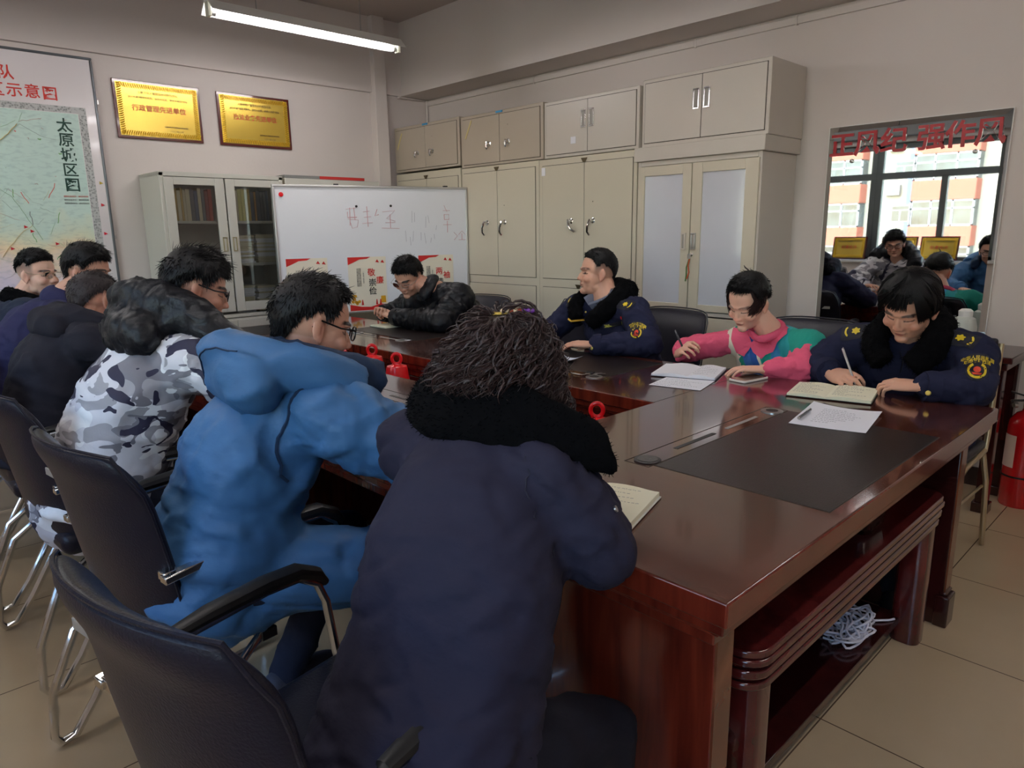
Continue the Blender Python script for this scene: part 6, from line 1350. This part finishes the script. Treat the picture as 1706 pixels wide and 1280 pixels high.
pen('black and white pen held upright in the pink-sleeved woman\'s hand', (-1.682, 2.70, .795), (-1.775, 2.735, .905), mat('pen_dark', (40, 40, 48), .3))

# --- woman in uniform at the right
def uwoman():
    T, M, coat = person('woman in navy uniform coat with fur collar and yellow badges writing at the right', hip=(-.85, 3.12, .56), chest=(-.85, 2.99, .82), neck=(-.84, 2.925, .955),
        head=((-.835, 2.80, 1.075), 172, 32, 7), sh=((-1.06, 2.93, .90), (-.645, 2.90, .90)), el=((-1.18, 2.87, .80), (-.60, 2.78, .805)), wr=((-1.075, 2.755, .80), (-.735, 2.685, .81)), skin=SK_M, female=True, brow=.9, wide=1.06,
        hands=(dict(f=(.75, -.5, .0), n=(.4, .35, -.75), curl=.85, thumb=.8), dict(f=(-.95, -.1, -.05), n=(0, .3, -1), curl=.75, thumb=.4)),
        coat=dict(m=M_NAVY, w=.20, d=.14, arm=(.086, .074, .053), hem=.04, fold=.009, voxel=.010, smooth=6, cuff=M_NAVY), seed=14, knees=((-1.0, 2.62, .46), (-.72, 2.62, .46)), feet=((-1.0, 2.6, .07), (-.72, 2.6, .07)), trouser=M_TROU)
    # combed short hair with a side-swept fringe
    short_hair(M, T, H_BLACK, .020, 33, -16, -40, 19, 1.06, 500, .01, 1.3)
    rr = random.Random(31); mb = MB()
    for k in range(1500):
        az = rr.uniform(-180, 180); a = abs(az)
        end = 15+rr.uniform(-6, 4) if -60 < az < 20 else (26 if az < 40 and az >= 20 else (-22+rr.uniform(-8, 4) if a < 115 else -42+rr.uniform(-5, 3)))
        pts = []; th = rr.uniform(.016, .027)
        for j in range(9):
            t = j/8; el = 88+(end-88)*t; q, nn = scalp(M, (az*(.2+.8*t)+22*(1-t)) if a < 70 else az, el, 1, 1.06); pts.append(q+nn*(th*(1-.25*t)+.002*math.sin(9*t+k)))
        mb.tube(pts, [.0008, .0016, .0018, .0018, .0018, .0018, .0016, .0012, .0004], 3)
    mb.build('combed_hair', H_BLACK, T, smooth=60)
    p = smooth_line([(-.895, 2.77, .86), (-.945, 2.81, .93), (-.94, 2.89, .985), (-.89, 2.98, 1.02), (-.80, 2.98, 1.02), (-.75, 2.89, .985), (-.745, 2.81, .93), (-.795, 2.76, .86)], 4)
    fur_collar(T, p, [.032+.018*math.sin(PI*i/(len(p)-1)) for i in range(len(p))], M_FUR, 1800, .011, 6, 1.4)
    arm_badge(coat, (-.60, 2.79, .885), V((.97, .25, 0)), V((-.1, .05, 1)), .85)
    for o_, ay_, n_ in (((-.672, 2.845, .965), V((-1, .05, .25)), V((.1, -.72, .68))), ((-1.035, 2.865, .96), V((1, .05, .25)), V((-.1, -.72, .68)))):
        ay_ = (ay_-n_.normalized()*ay_.dot(n_.normalized())).normalized(); epaulette(coat, o_, ay_.cross(n_), ay_, 1.0)
    t = text_mesh('08', .024, 0, .0006); decal(coat, [('number', t, mat('number_gold', (226, 180, 70), .4), .0012)], (-.73, 2.76, .885), V((1, .12, .0)), Z, .002)
    decal(coat, [('name_strip', [[(-.036, .012), (-.03, .014), (-.015, .0), (.01, -.006), (.036, -.006), (.036, -.014), (.005, -.013), (-.02, -.006)]], M_YEL, .001)], (-.965, 2.77, .885), V((.98, 0, 0)), Z, .002)
    button(coat, V((-.70, 2.645, .797)), (0, -1, .15), .009); MB().tube(smooth_line([(-.86, 2.835, .90), (-.845, 2.83, .86), (-.85, 2.83, .82)], 4), .0015, 5).build('zip', M_BLACK, coat)
uwoman()
pen('white and silver pen in the rightmost uniformed woman\'s writing hand', (-.958, 2.70, .775), (-1.03, 2.735, .905), mat('pen_silver', (210, 206, 204), .25, .5))
